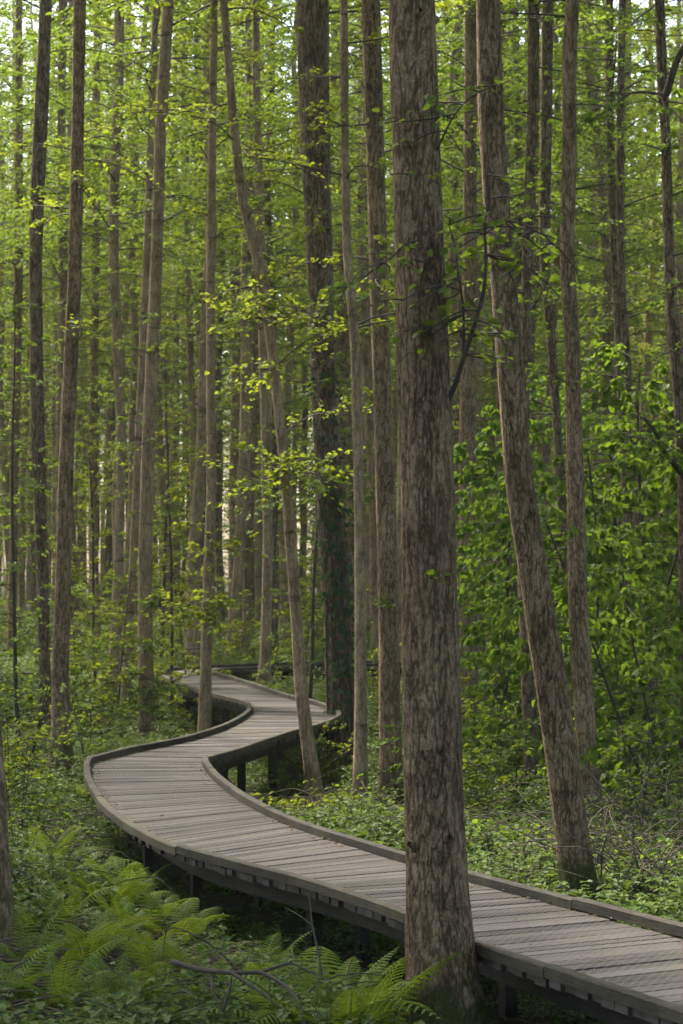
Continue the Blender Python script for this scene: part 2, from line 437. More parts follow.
for i in range(1, len(EL)):
    acc += np.linalg.norm(CEN[i] - CEN[i - 1])
    if acc > 1.75:
        acc = 0
        for E, o in ((EL, ER), (ER, EL)):
            inw = nrm(o[i] - E[i]); c = E[i] + inw * .395
            tt = nrm(CEN[i] - CEN[i - 1]) * .038; s = inw * .038
            mb = MB()
            zt = DZ - .06; zb = gz(c[0], c[1]) - .4
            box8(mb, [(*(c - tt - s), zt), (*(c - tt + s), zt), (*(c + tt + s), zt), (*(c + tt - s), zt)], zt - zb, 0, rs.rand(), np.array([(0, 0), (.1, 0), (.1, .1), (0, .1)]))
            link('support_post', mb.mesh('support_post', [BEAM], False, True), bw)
# anti-slip wire netting stapled over the boards (the stretch the photo shows near the camera)
mb = MB()
SUB = [i for i in range(len(EL)) if CEN[i][1] < 21.0]
fr = np.linspace(.085, .915, 34)
G = np.array([[EL[i] + (ER[i] - EL[i]) * q for q in fr] for i in SUB])
Gf = []
for i in range(len(SUB) - 1):
    for k in range(4): Gf.append(G[i] + (G[i + 1] - G[i]) * k / 4)
Gf = np.array(Gf)
zn = DZ + .0075
hw = .0014
def ribbon(p, q):
    d = q - p; d = d / (np.linalg.norm(d, axis=1)[:, None] + 1e-9); nn = np.stack([-d[:, 1], d[:, 0]], 1) * hw
    z = np.full((len(p), 1), zn)
    v = np.stack([np.hstack([p - nn, z]), np.hstack([p + nn, z]), np.hstack([q + nn, z]), np.hstack([q - nn, z])], 1).reshape(-1, 3)
    f = np.arange(len(p) * 4).reshape(-1, 4)
    mb.add(v, f[:, ::-1])
a, b = Gf[:-1], Gf[1:]
sh = (Gf[:, 1] - Gf[:, 0])[:, None, :] * .28
zig = np.where((np.arange(len(Gf)) % 2 == 0)[:, None, None], sh, -sh) * np.where((np.arange(len(fr)) % 2 == 0)[None, :, None], 1, -1)
Gz = Gf + zig
ribbon(Gz[:-1].reshape(-1, 2), Gz[1:].reshape(-1, 2))
for par in (0, 1):
    row = Gz[par::2]; c0, c1 = row[:, par:-1:2], row[:, par + 1::2]
    ribbon(c0.reshape(-1, 2), c1.reshape(-1, 2))
link('wire_netting', mb.mesh('wire_netting', [WIRE], False), bw)

# ------------------------------------------------------------------ branches and crowns
def shoot(mb, st, az, el, L, n, size, rng, lm=0, tm=1, r0=.012, droop=.25, twigs=True, hang=.25, spread=.45):
    """a leafy branch: main twig, side twigs, leaves in a loose layer"""
    st = np.asarray(st, float)
    d = np.array([math.cos(az) * math.cos(el), math.sin(az) * math.cos(el), math.sin(el)])
    sd = np.array([-math.sin(az), math.cos(az), 0])
    t = np.linspace(0, 1, 6)
    wob = rng.uniform(-1, 1, (2,)) * .12 * L
    def main(t):
        t = np.asarray(t)[:, None]
        return st + d * L * t + np.array([0, 0, -1]) * droop * L * t ** 2 + sd * wob[0] * np.sin(t * 3.3) + np.array([0, 0, 1]) * wob[1] * .5 * np.sin(t * 4)
    tube(mb, main(t), r0 * (1 - .8 * t) + .002, 4, tm)
    k = max(3, int(L / .16))
    tt = np.linspace(.18, 1, k) + rng.uniform(-.03, .03, k); tt = np.clip(tt, 0, 1)
    side = np.where(np.arange(k) % 2 == 0, 1, -1)
    base = main(tt)
    ang = rng.uniform(.5, 1.15, k) * (1 - .5 * tt)
    sdv = d[None] * np.cos(ang)[:, None] + sd[None] * (np.sin(ang) * side)[:, None] + np.array([0, 0, 1]) * rng.uniform(-.35, .35, k)[:, None]
    sdv = nrm(sdv)
    sl = spread * L * rng.uniform(.35, 1, k) * (1.1 - .6 * tt)
    if twigs:
        for q in range(k):
            tube(mb, [base[q], base[q] + sdv[q] * sl[q] * .55, base[q] + sdv[q] * sl[q] + np.array([0, 0, -.08 * sl[q]])], [r0 * .35, r0 * .22, .0012], 3, tm)
    w = sl / sl.sum()
    idx = rng.choice(k, n, p=w)
    s = rng.uniform(.05, 1.05, n) ** .8
    P = base[idx] + sdv[idx] * (sl[idx] * s)[:, None] + np.array([0, 0, -1]) * (.08 * sl[idx] * s ** 2)[:, None]
    P += rng.normal(0, .018, (n, 3))
    sg = np.where(rng.rand(n) < .5, 1, -1)
    lat = np.cross(sdv[idx], np.array([0, 0, 1.0]))
    A = sdv[idx] * rng.uniform(.3, 1, n)[:, None] + lat * (sg * rng.uniform(.3, 1, n))[:, None] + np.array([0, 0, -1]) * rng.uniform(-.1, 2 * hang, n)[:, None]
    N = np.array([0, 0, 1.0]) + rng.normal(0, .45, (n, 3))
    l = size * rng.uniform(.6, 1.15, n)
    leaves(mb, P, A, N, l, l * rng.uniform(.68, .88, n), lm, np.clip(rng.normal(.5, .28, n), 0, 1))

def interp_line(pts, z):
    P = np.asarray(pts, float)
    return np.array([np.interp(z, P[:, 2], P[:, 0]), np.interp(z, P[:, 2], P[:, 1]), z])

def crown_mesh(name, line, H, lo, rng, leafmat, n_low, n_top, size, top_from, low_len=(.5, 1.5), top_len=(1.0, 2.6), nl=(22, 60), ntl=90, tsize=None, avoid=None):
    mb = MB()
    for i in range(n_low):
        z = lo + (top_from - lo) * rng.rand() ** .8
        p = interp_line(line, z)
        az = rng.uniform(0, 2 * math.pi)
        L = rng.uniform(*low_len)
        shoot(mb, p, az, rng.uniform(-.1, .55), L, int(rng.uniform(*nl) * L / 1.0) + 6, size, rng, r0=.009, twigs=size < .085)
    for i in range(n_top):
        z = top_from + (H - top_from) * (i + rng.rand()) / n_top
        p = interp_line(line, z)
        f = (z - top_from) / (H - top_from)
        L = rng.uniform(*top_len) * (1.05 - .65 * f)
        shoot(mb, p, i * 2.4 + rng.uniform(-.5, .5), rng.uniform(.15, .7), L, int(ntl * L / 2), tsize or size, rng, r0=.014, twigs=False, spread=.5)
    return mb.mesh(name, [leafmat, TWIG])

def trunk_line(base, H, lean, rng, wob=.12):
    z = np.linspace(0, H, 26)
    ph = rng.uniform(0, 6, 4)
    x = lean[0] * z + wob * (np.sin(z * .55 + ph[0]) - math.sin(ph[0])) * (z / H) ** .7 + .035 * np.sin(z * 1.7 + ph[2]) * (z > 0.1)
    y = lean[1] * z + wob * (np.sin(z * .45 + ph[1]) - math.sin(ph[1])) * (z / H) ** .7
    return np.stack([x + base[0], y + base[1], z + base[2]], 1)

def trunk_mesh(name, line, r, material, seed, seg=10, rough=.06):
    mb = MB()
    P = np.asarray(line, float); H = P[-1, 2] - P[0, 2]
    z = P[:, 2] - P[0, 2]
    rad = r * (1 - .75 * (z / H) ** 1.3) + r * .55 * np.exp(-z / .22)
    tube(mb, P, np.maximum(rad, .01), seg, 0, .5, rough, seed)
    return mb.mesh(name, [material])

# ---- traced trees: (points (px, py, width px), distance, bark, label, name, options)
TREES = [
 ('A', [(411,-40,45),(411,0,47),(413,80,47.5),(416,150,48),(420,250,50),(423,350,52),(428,520,55),(431,700,57),(436,850,59),(439,940,62),(443,995,66)], 10.5, BK_NEAR,
  'largest nearest trunk with rough grey-brown bark, standing in front of the boardwalk'),
 ('B', [(487,-30,25),(487,0,25),(489,100,25),(495,200,26),(500,250,26),(510,370,27),(518,480,28),(537,600,29),(551,680,32),(567,800,31),(578,885,33)], 14.6, BK_NEAR,
  'leaning fissured trunk right of the nearest trunk, rising just behind the boardwalk rail'),
 ('C', [(571,-30,14),(571,0,14),(567,60,15),(567,100,14),(568,150,14),(565,250,15.5),(571,350,15),(575,500,18),(577,600,19.5),(583,700,20.5),(591,800,19),(593,815,21)], 20, BK_ROUGH,
  'curved slim trunk standing close behind the leaning fissured trunk on the right'),
 ('D', [(371,-30,18),(371,0,19),(376,175,19),(381,350,18),(387,540,20),(390,700,21),(391,800,23)], 22, BK_ROUGH,
  'straight brown trunk partly hidden behind the left side of the nearest trunk'),
 ('E', [(343,-30,7),(344,0,7.5),(345,150,8),(347,250,9),(356,350,10),(360,540,11),(361,700,12),(360,800,14)], 21.5, BK_SMOOTH,
  'thin smooth pole trunk just left of the brown trunk by the nearest trunk'),
 ('F', [(312,-30,33),(313,0,33),(314,100,31),(317,200,28),(321,300,25),(324,400,25),(331,520,27),(337,620,28),(340,700,27),(341,755,30)], 27, BK_DARK,
  'thick dark trunk with ivy beside the right bend of the boardwalk'),
 ('G', [(220,-30,7),(224,0,7.5),(232,100,8.5),(242,200,9.5),(259,260,12),(269,320,11),(278,400,10),(288,500,11),(295,600,11),(302,700,13),(315,792,15)], 23, BK_SMOOTH,
  'slim crooked trunk leaning left above the inner bend of the boardwalk'),
 ('H', [(216,-30,7),(215,0,7),(213,130,8),(211,260,9),(211,400,9),(212,480,9.5),(209,570,11),(206,660,11),(205,712,13)], 28.5, BK_SMOOTH,
  'straight slim trunk in bright ferns within the left curve of the boardwalk'),
 ('I', [(169,-30,11),(168,0,12),(160,130,11.5),(156,260,12),(148,440,13),(145,560,14),(145,640,14.5),(147,722,17)], 30, BK_SMOOTH,
  'grey trunk with a dark leafy foot left of the boardwalk ferns'),
 ('I2', [(156,-30,6),(155,0,6.5),(151,100,7),(146,260,8.5),(138,440,8),(133,560,8),(126,690,9)], 34, BK_SMOOTH,
  'paler trunk half hidden behind the grey trunk with the leafy foot'),
 ('J', [(121,-30,10),(120,0,10),(119,100,10),(115,180,10),(114,260,10),(122,440,9.5),(119,560,10),(116,640,12),(113,700,12)], 38, BK_SMOOTH,
  'pale ringed trunk standing right of the tall dark straight trunk on the left'),
 ('K', [(79,-30,12),(78,0,12.5),(76,130,12.5),(74,260,14),(66,440,15),(63,560,15.5),(60,660,17),(61,765,20)], 25.5, BK_ROUGH,
  'tall dark brown straight trunk left of the first boardwalk bend'),
 ('L', [(50,-30,11),(48,0,12),(44,100,14),(40,180,14),(37,260,13),(39,440,13.5),(43,560,12),(45,690,12),(45,740,13)], 32, BK_DARK,
  'wavy dark trunk just left of the tall brown straight trunk'),
 ('M', [(18,-30,7),(18,0,7),(18,260,8.5),(15,440,8.5),(12,600,8),(11,680,9)], 46, BK_ROUGH,
  'narrow trunk second from the left edge of the wood'),
 ('O', [(63,-30,9),(63,0,9.5),(61,120,7.5),(63,260,9),(67,440,9),(71,560,9),(76,630,9.5),(81,690,10)], 44, BK_ROUGH,
  'leaning trunk mostly hidden behind the tall dark brown straight trunk'),
 ('N', [(-24,420,11),(-18,560,13),(-9,690,14),(-3,790,16),(1,880,18),(4,940,22),(5,975,24)], 13, BK_ROUGH,
  'near trunk cut off by the left side, its foot in the ferns'),
 ('P', [(246,-30,6),(247,0,6),(249,130,8),(246,260,11),(246,420,12),(242,500,12),(239,560,10),(231,640,10),(229,668,11)], 43.5, BK_SMOOTH,
  'trunk bowed at its foot just beyond the far end of the boardwalk'),
 ('P2', [(256,-30,6),(256,0,6),(256,260,7),(254,420,8),(248,560,8),(245,665,9)], 47, BK_ROUGH,
  'brown trunk tucked behind the bowed trunk at the boardwalk end'),
 ('Q', [(257,-30,7),(256,0,7),(257,100,8),(261,260,9),(266,400,12),(268,540,10),(266,650,11),(264,682,13)], 36.8, BK_SMOOTH,
  'straight trunk on the green bank right of the last boardwalk curve'),
 ('R1', [(534,-30,12),(534,0,12),(533,130,12),(528,250,12),(526,350,11),(521,480,12),(524,600,12),(528,680,14),(533,805,13)], 23, BK_DARK,
  'dark trunk whose foot shows left of the leaning fissured trunk'),
 ('R2', [(547,-30,11),(546,0,12),(545,130,12),(543,250,11),(551,350,9),(560,480,9),(565,600,9),(569,720,10)], 27, BK_DARK,
  'dark slanting trunk seen between the leaning fissured trunk and the curved slim one'),
 ('U', [(661,-30,10),(662,0,10),(665,95,11),(668,130,10),(671,260,11),(675,330,13),(683,420,13),(686,500,14),(687,720,15)], 24, BK_DARK,
  'dark forked trunk at the right side above the dense green bushes'),
 ('V', [(585,-30,9),(586,0,9.5),(588,60,9.5),(592,110,9),(600,170,8),(606,260,8),(612,400,9),(616,660,10)], 44, BK_ROUGH,
  'dark upright trunk just right of the curved slim trunk, behind the bushes'),
 ('W', [(607,-30,8),(608,0,8),(609,130,8.5),(614,260,9),(622,400,10),(630,600,10),(637,728,11)], 33, BK_DARK,
  'dark slim trunk rooted behind the bramble thicket on the right'),
 ('X', [(625,-30,7),(624,0,7),(622,130,7.5),(622,260,7.5),(634,450,8),(648,640,9),(655,748,10)], 31.5, BK_DARK,
  'thin dark trunk next to the forked trunk, rooted in the right thicket'),
 ('Y', [(472,-30,12),(471,0,12),(470,150,13),(470,300,15),(467,450,17),(468,600,16),(470,735,19)], 33, BK_ROUGH,
  'broad brown trunk showing just right of the nearest trunk, behind the greenery'),
 ('Z', [(505,200,9),(503,350,10),(497,530,12),(492,640,12),(490,700,13)], 42, BK_ROUGH,
  'distant trunk seen low between the broad brown trunk and the leaning fissured one'),
 ('AA', [(180,-30,6),(182,0,6),(186,200,7),(190,350,7),(193,450,8),(195,560,8),(196,640,9)], 52, BK_SMOOTH,
  'slender far trunk left of the straight slim trunk in the ferns'),
 ('BB', [(402,-30,6),(401,0,6),(402,200,7),(403,400,8),(400,600,9),(398,705,10)], 40, BK_SMOOTH,
  'thin trunk squeezed between the brown trunk and the nearest trunk'),
 ('CC', [(98,-30,6),(98,0,6.5),(97,260,7.5),(93,450,8),(95,560,8),(97,660,9)], 50, BK_ROUGH,
  'slender far trunk between the tall brown trunk and the pale ringed trunk'),
]
traced = []
for ti, (key, pts, D, bark, label) in enumerate(TREES):
    rng = np.random.RandomState(100 + ti)
    y0 = pts[-1]
    W = [px2w(x, y, D) for x, y, w in pts][::-1]
    rad = [w * D / F / 2 for x, y, w in pts][::-1]
    g = gz(W[0].x, D)
    slope = (W[0].x - W[1].x) / max(.05, W[1].z - W[0].z)
    basept = Vector((W[0].x + slope * max(0, W[0].z - g) * .5, D, g - .12))
    if W[0].z > g + .05: W = [basept] + W; rad = [rad[0] * 1.12] + rad
    # above the picture: carry on, straightening, to the top
    top = W[-1]; sl = (W[-1].x - W[-3].x) / (W[-1].z - W[-3].z)
    H = 17 + rng.rand() * 4 if D < 60 else 20
    while W[-1].z < H:
        z1 = W[-1].z + 1.2
        W.append(Vector((W[-1].x + sl * .8 * 1.2 + rng.uniform(-.08, .08), D + rng.uniform(-.03, .03), z1)))
        rad.append(rad[-1] * (1 - 1.2 / (H + 2 - W[-2].z) * .8))
    Wz = np.array([w.z for w in W]); Wx = np.array([w.x for w in W])
    vis = CZ + .29 * D
    step = .03 if key == 'A' else .09 if D < 16 else .14
    zz = np.concatenate([np.arange(Wz[0], vis, step), np.arange(vis, Wz[-1], .7)])
    # smooth interpolation of the traced line
    xx = np.interp(zz, Wz, Wx); rr = np.interp(zz, Wz, rad)
    nv = int((zz < vis).sum())
    k = max(3, int(.7 / step) | 1)
    ker = np.hanning(k + 2)[1:-1]; ker /= ker.sum()
    xp = np.pad(xx[:nv], k // 2, mode='reflect', reflect_type='odd'); xx[:nv] = np.convolve(xp, ker, 'valid')
    rp = np.pad(rr[:nv], k // 2, mode='edge'); rr[:nv] = np.convolve(rp, ker, 'valid')
    hb = zz - max(g, Wz[0])
    if y0[1] > 650: rr = rr * (1 + (.75 if key == 'A' else .55) * np.exp(-np.maximum(hb, 0) / (.24 if key == 'A' else .16)) + .12 * np.exp(-np.maximum(hb, 0) / .6))
    sag = rng.uniform(-.25, .25)
    yy = D + sag * np.sin((zz - Wz[0]) / 9) - sag * 0
    bx, bz = xx[0], g
    line = np.stack([xx, yy, zz], 1)
    t = empty('alder_tree', (bx, D, bz), label, 'tree')
    mb = MB()
    loc = line - np.array([bx, D, bz])
    tube(mb, loc, rr, 72 if key == 'A' else 36 if D < 16 else 18, 0, .5, .07, ti, .22 if D < 33 else .0, fine=.034 if D < 16 else .035)
    # knots and stubs
    for q in range(5 if D < 30 else 2):
        zi = rng.uniform(1, min(vis, 8)); p = interp_line(loc, zi); a = rng.uniform(math.pi, 2 * math.pi)
        rk = np.interp(zi, loc[:, 2], rr)
        dv = np.array([math.cos(a), math.sin(a), .35])
        tube(mb, [p + dv * rk * .75, p + dv * rk * 1.02, p + dv * rk * (1.12 + rng.rand() * .25)], [rk * .26, rk * .17, rk * .08], 8, 0, .5, .1, q)
    link('trunk', mb.mesh('trunk', [bark]), t)
    traced.append((key, t, loc, rr, D))
    lm = LIME if 20 < D < 30 and px2w(pts[0][0], 0, D).x < .5 else FRESH
    near = D < 16
    lo = {'A': 5.2, 'B': 6.0, 'N': 5}.get(key, 3.2 + rng.rand() * 1.5)
    nlow = {'A': 0, 'B': 0, 'N': 0, 'K': 9, 'D': 8, 'E': 8, 'C': 8}.get(key, 14 if D < 35 else 22)
    cm = crown_mesh('crown', loc, loc[-1, 2] - .2, lo, rng, lm, nlow, 34 if D < 33 else 60, .06, min(10.5, 5 + D * .16) if D < 33 and not near else 7.5,
                    (.4, 1.3), (1.2, 2.9), (34, 80), (230 if key in 'DEGAB' else 150) if D < 33 else 330, .10 if D < 33 else .065)  # some crowns above the frame are thickened to cast more shade
    link('crown', cm, t)
TT = {k: (t, loc, rr, D) for k, t, loc, rr, D in traced}

def px_local(key, px, py, dd=0):
    t, loc, rr, D = TT[key]
    w = px2w(px, py, D + dd)
    return np.array([w.x - t.location.x, D + dd - t.location.y, w.z - t.location.z])

# the dark side branch of the nearest trunk, with its spray of round leaves
t = TT['A'][0]
mb = MB(); rng = np.random.RandomState(5)
def limb(key, pts, r0, r1, dd=None):
    P = [px_local(key, x, y, (dd[i] if dd else 0)) for i, (x, y) in enumerate(pts)]
    zf = np.linspace(0, 1, len(P)); tt = np.linspace(0, 1, 4 * len(P))
    Q = np.stack([np.interp(tt, zf, np.array(P)[:, c]) for c in range(3)], 1)
    Qs = Q.copy(); Qs[1:-1] = (Q[:-2] + Q[1:-1] * 2 + Q[2:]) / 4; Q = Qs.copy(); Q[1:-1] = (Qs[:-2] + Qs[1:-1] * 2 + Qs[2:]) / 4
    tube(mb, Q, np.linspace(r0, r1, len(Q)), 7, 1, .5, .1, 3)
    return Q
def limb_part(key, specs, matl, hang, r0, nl):
    """one leafy branch: limbs (points, radii, depth offsets) that grow out of each other, and their leaf sprays"""
    global mb
    mb = MB()
    for pts, ra, rb, dd, first, n, sz, sp in specs:
        Q = limb(key, pts, ra, rb, dd)
        for i in range(n):
            p = Q[rng.randint(int(first * len(Q)), len(Q))]
            shoot(mb, p, rng.uniform(0, 6.28), rng.uniform(-.5, .45), sp * rng.uniform(.6, 1.4), rng.randint(*nl), sz, rng, r0=r0, hang=hang)
    link('leafy_branch', mb.mesh('leafy_branch', [matl, TWIG]), TT[key][0])
limb_part('A', [
 ([(446,404),(456,384),(462,362),(470,338),(480,308),(485,284),(486,255),(484,225),(489,200),(487,175)], .014, .004, [-.05,-.1,-.15,-.2,-.22,-.25,-.25,-.25,-.3,-.3], .25, 17, .055, .3),
 ([(463,360),(464,330),(463,300),(458,275),(456,250),(449,225)], .008, .003, [-.15,-.2,-.25,-.3,-.3,-.35], .2, 14, .055, .26),
 ([(484,225),(500,220),(520,222),(545,236),(553,244)], .005, .002, [-.25,-.3,-.3,-.3,-.3], 0, 10, .05, .24)], FRESH, .3, .0025, (3, 8))
limb_part('A', [([(400,250),(385,262),(360,270),(345,290)], .005, .002, [-.15,-.3,-.35,-.4], .1, 8, .05, .2)], FRESH, .3, .0025, (3, 8))
limb_part('A', [([(437,150),(452,118),(470,96),(497,85)], .006, .002, [-.1,-.2,-.2,-.25], .1, 9, .05, .26)], FRESH, .3, .0025, (3, 8))
for (x, y) in ((410,175),(428,185),(423,262),(400,265),(421,330),(405,300),(431,572),(433,577)):
    mb = MB()
    shoot(mb, px_local('A', x, y, -.155), rng.uniform(3.6, 5.8), .1, .16, rng.randint(3, 6), .05, rng, r0=.002)
    link('leafy_shoot', mb.mesh('leafy_shoot', [FRESH, TWIG]), t)

# dark limbs of the forked tree at the right side
t = TT['U'][0]; mb = MB(); rng = np.random.RandomState(6)
limb_part('U', [([(666,95),(672,75),(678,58),(690,35)], .045, .03, None, .3, 4, .085, .7)], DEEP, .6, .005, (14, 30))
limb_part('U', [([(686,478),(672,462),(662,448),(656,432),(644,418)], .035, .014, [0,-.2,-.35,-.5,-.6], .2, 9, .085, .8),
                ([(672,462),(655,440),(640,437),(622,436)], .014, .005, [-.2,-.4,-.5,-.5], 0, 8, .085, .6)], DEEP, .6, .005, (14, 30))
limb_part('U', [([(664,95),(645,92),(628,93),(615,105)], .02, .006, [0,-.3,-.5,-.6], .1, 8, .085, .7)], DEEP, .6, .005, (14, 30))

# ivy climbing the thick dark trunk
t, loc, rr, D = TT['F']; mb = MB(); rng = np.random.RandomState(8)
n = 430
z = np.where(rng.rand(n) < .75, rng.uniform(.1, 3.6, n), rng.uniform(3.0, 5.0, n))
keep = np.array([mnoise.noise(Vector((q * 1.6, 4, 4))) > -.28 for q in z]); z = z[keep]; n = len(z)
a = rng.normal(4.9, 1.0, n)
rk = np.interp(z, loc[:, 2], rr)
px_ = np.interp(z, loc[:, 2], loc[:, 0]); py_ = np.interp(z, loc[:, 2], loc[:, 1])
out = np.stack([np.cos(a), np.sin(a), np.zeros(n)], 1)
P = np.stack([px_, py_, z], 1) + out * (rk + rng.uniform(.0, .10, n) ** 1)[:, None]
leaves(mb, P, out * .5 + np.array([0, 0, -.6]) + rng.normal(0, .4, (n, 3)), out + np.array([0, 0, .6]), rng.uniform(.05, .10, n), rng.uniform(.05, .09, n), 0, rng.rand(n))
for q in range(5):
    zz = np.linspace(0, rng.uniform(2.5, 4.8), 20); a0 = rng.normal(4.9, .6); aa = a0 + .25 * np.sin(zz * 1.7 + q)
    r2 = np.interp(zz, loc[:, 2], rr) * 1.03
    tube(mb, np.stack([np.interp(zz, loc[:, 2], loc[:, 0]) + np.cos(aa) * r2, np.interp(zz, loc[:, 2], loc[:, 1]) + np.sin(aa) * r2, zz], 1), np.linspace(.012, .004, 20), 5, 1)
link('ivy', mb.mesh('ivy', [IVY, TWIG]), t)

# leafy feet and shoots on single trunks
def tufts(key, spots, matl, size, seed, n=(10, 22), L=(.25, .6)):
    t, loc, rr, D = TT[key]; rng = np.random.RandomState(seed)
    for (x, y, k) in spots:
        mb = MB()
        for i in range(k):
            p = px_local(key, x + rng.uniform(-3, 3), y + rng.uniform(-4, 4), -.12)
            shoot(mb, p, rng.uniform(3.4, 6.0), rng.uniform(-.3, .6), rng.uniform(*L), rng.randint(*n), size, rng, r0=.004)
        link('leafy_shoot', mb.mesh('leafy_shoot', [matl, TWIG]), t)
tufts('I', [(147,610,4),(146,645,6),(143,675,8),(150,690,8),(146,705,8)], FRESH, .07, 11)
tufts('H', [(212,545,6),(206,606,7),(200,612,6),(190,610,4)], LIME, .075, 12, (16, 34), (.4, .9))
tufts('G', [(283,368,4),(275,470,5),(262,480,4),(246,300,6),(262,318,7),(285,475,4),(300,478,5)], LIME, .07, 13, (16, 34), (.4, 1.0))
tufts('F', [(345,470,6),(352,500,4),(318,485,5),(330,380,4),(312,310,4),(345,330,5),(325,230,4)], FRESH, .07, 14, (16, 34), (.4, 1.0))
tufts('D', [(388,602,3),(372,330,2)], FRESH, .06, 15, (8, 14), (.12, .25))

# ------------------------------------------------------------------ trees farther back: eight grown once, then copied
protos = []
for i in range(8):
    rng = np.random.RandomState(300 + i)
    H = rng.uniform(20, 25)
    line = trunk_line((0, 0, -.1), H, (rng.uniform(-.035, .035), rng.uniform(-.02, .02)), rng, .16)
    tm = trunk_mesh('trunk', line, rng.uniform(.095, .15), [BK_SMOOTH, BK_ROUGH, BK_SMOOTH, BK_DARK][i % 4], i, 10)
    cm = crown_mesh('crown', line, H, 2.8, rng, LIME if i in (0, 4) else FRESH, 22, 96, .058, 8.0, (.5, 1.6), (1.0, 2.8), (40, 80), 225)
    protos.append((tm, cm))
cand = []
rt = random.Random(21)
tries = 0
tpos = [(t.location.x, D) for k, t, l, r, D in traced]
while len(cand) < 298 and tries < 20000:
    tries += 1
    u = rt.random()
    y = 39 + (128 - 39) * u ** .62
    x = rt.uniform(-1, 1) * (.165 * y + 2.0)
    if y < 60 and deck_dist(x, y) < 2.2: continue
    if y > 80 and 120 < x / y * F + HX < 330 and rt.random() < .4: continue
    if any((x - a) ** 2 + (y - b) ** 2 < 1.5 ** 2 for a, b in cand + tpos): continue
    cand.append((x, y))
seen = {}
GRPL = 'slim far alders filling the wood left of the boardwalk end'
GRPM = 'slim far alders straight beyond the boardwalk end'
GRPR = 'slim far alders behind the green bushes on the right'
for i, (x, y) in enumerate(sorted(cand, key=lambda c: c[1])):
    tm, cm = protos[i % 8]
    g = gz(x, y)
    pxx = x / y * F + HX
    if pxx < 175: lab, grp = 'slim far alder among the crowded trunks left of the boardwalk end', GRPL
    elif pxx < 400: lab, grp = 'slim far alder in the bright wood straight beyond the boardwalk end', GRPM
    else: lab, grp = 'slim far alder in the darker wood behind the right-hand bushes', GRPR
    t = empty('far_alder', (x, y, g), lab, 'tree', grp)
    t.rotation_euler = (0, 0, rt.uniform(0, 6.28))
    s = rt.uniform(.92, 1.22)
    t.scale = (s, s, s * rt.uniform(.95, 1.1))
    link('trunk', tm, t); link('crown', cm, t)

# ------------------------------------------------------------------ saplings and bushes of the understorey
def sapling_meshes(i, H, nb, leafmat, size, L=(.4, 1.1), nl=(22, 46), multi=1, hang=.3, lo=.12):
    rng = np.random.RandomState(500 + i); ms, mf = MB(), MB()
    for q in range(multi):
        a = rng.uniform(0, 6.28); ln = rng.uniform(.02, .10) if multi == 1 else rng.uniform(.12, .4)
        line = trunk_line((0, 0, -.05), H * rng.uniform(.75, 1), (math.cos(a) * ln, math.sin(a) * ln), rng, .10)
        zf = line[:, 2] / H
        tube(ms, line, np.maximum(.022 * (H / 4) * (1 - .8 * np.clip(zf, 0, 1)), .003), 6, 0, .5, .05, q)
        for k in range(nb // multi):
            z = line[-1, 2] * (lo + (1 - lo) * (k + rng.rand()) / (nb // multi))
            p = interp_line(line, z)
            LL = rng.uniform(*L) * (1.1 - .5 * z / H)
            shoot(mf, p, rng.uniform(0, 6.28), rng.uniform(-.15, .5), LL, int(rng.uniform(*nl) * LL / .7) + 5, size, rng, r0=.006, hang=hang)
    return ms.mesh('stem', [TWIG]), mf.mesh('foliage', [leafmat, TWIG])

SAPL = [sapling_meshes(i, h, nb, m, s, **kw) for i, (h, nb, m, s, kw) in enumerate([
    (5.5, 40, LIME, .055, dict(nl=(50,90))), (3.6, 34, LIME, .05, dict(nl=(50,90))), (7.0, 46, FRESH, .055, dict(nl=(50,90))), (2.6, 30, FRESH, .05, dict(multi=2,nl=(40,70))),
    (4.6, 56, DEEP, .10, dict(L=(.6, 1.5), nl=(40, 70), multi=2, hang=1.3)), (6.0, 66, DEEP, .10, dict(L=(.6, 1.6), nl=(40, 70), hang=1.3)),
    (1.6, 22, FRESH, .06, dict(multi=3, L=(.3, .7))), (1.4, 24, LIME, .065, dict(multi=3, L=(.3, .7)))])]
def sapling(kind, x, y, s, label, group=None, cat='sapling', name='sapling', sz=1.0):
    t = empty(name, (x, y, gz(x, y)), label, cat, group)
    t.rotation_euler = (0, 0, rt.uniform(0, 6.28)); t.scale = (s, s, s * sz)
    link('stem', SAPL[kind][0], t); link('foliage', SAPL[kind][1], t)
    return t
def wx(px, D): return (px - HX) / F * D
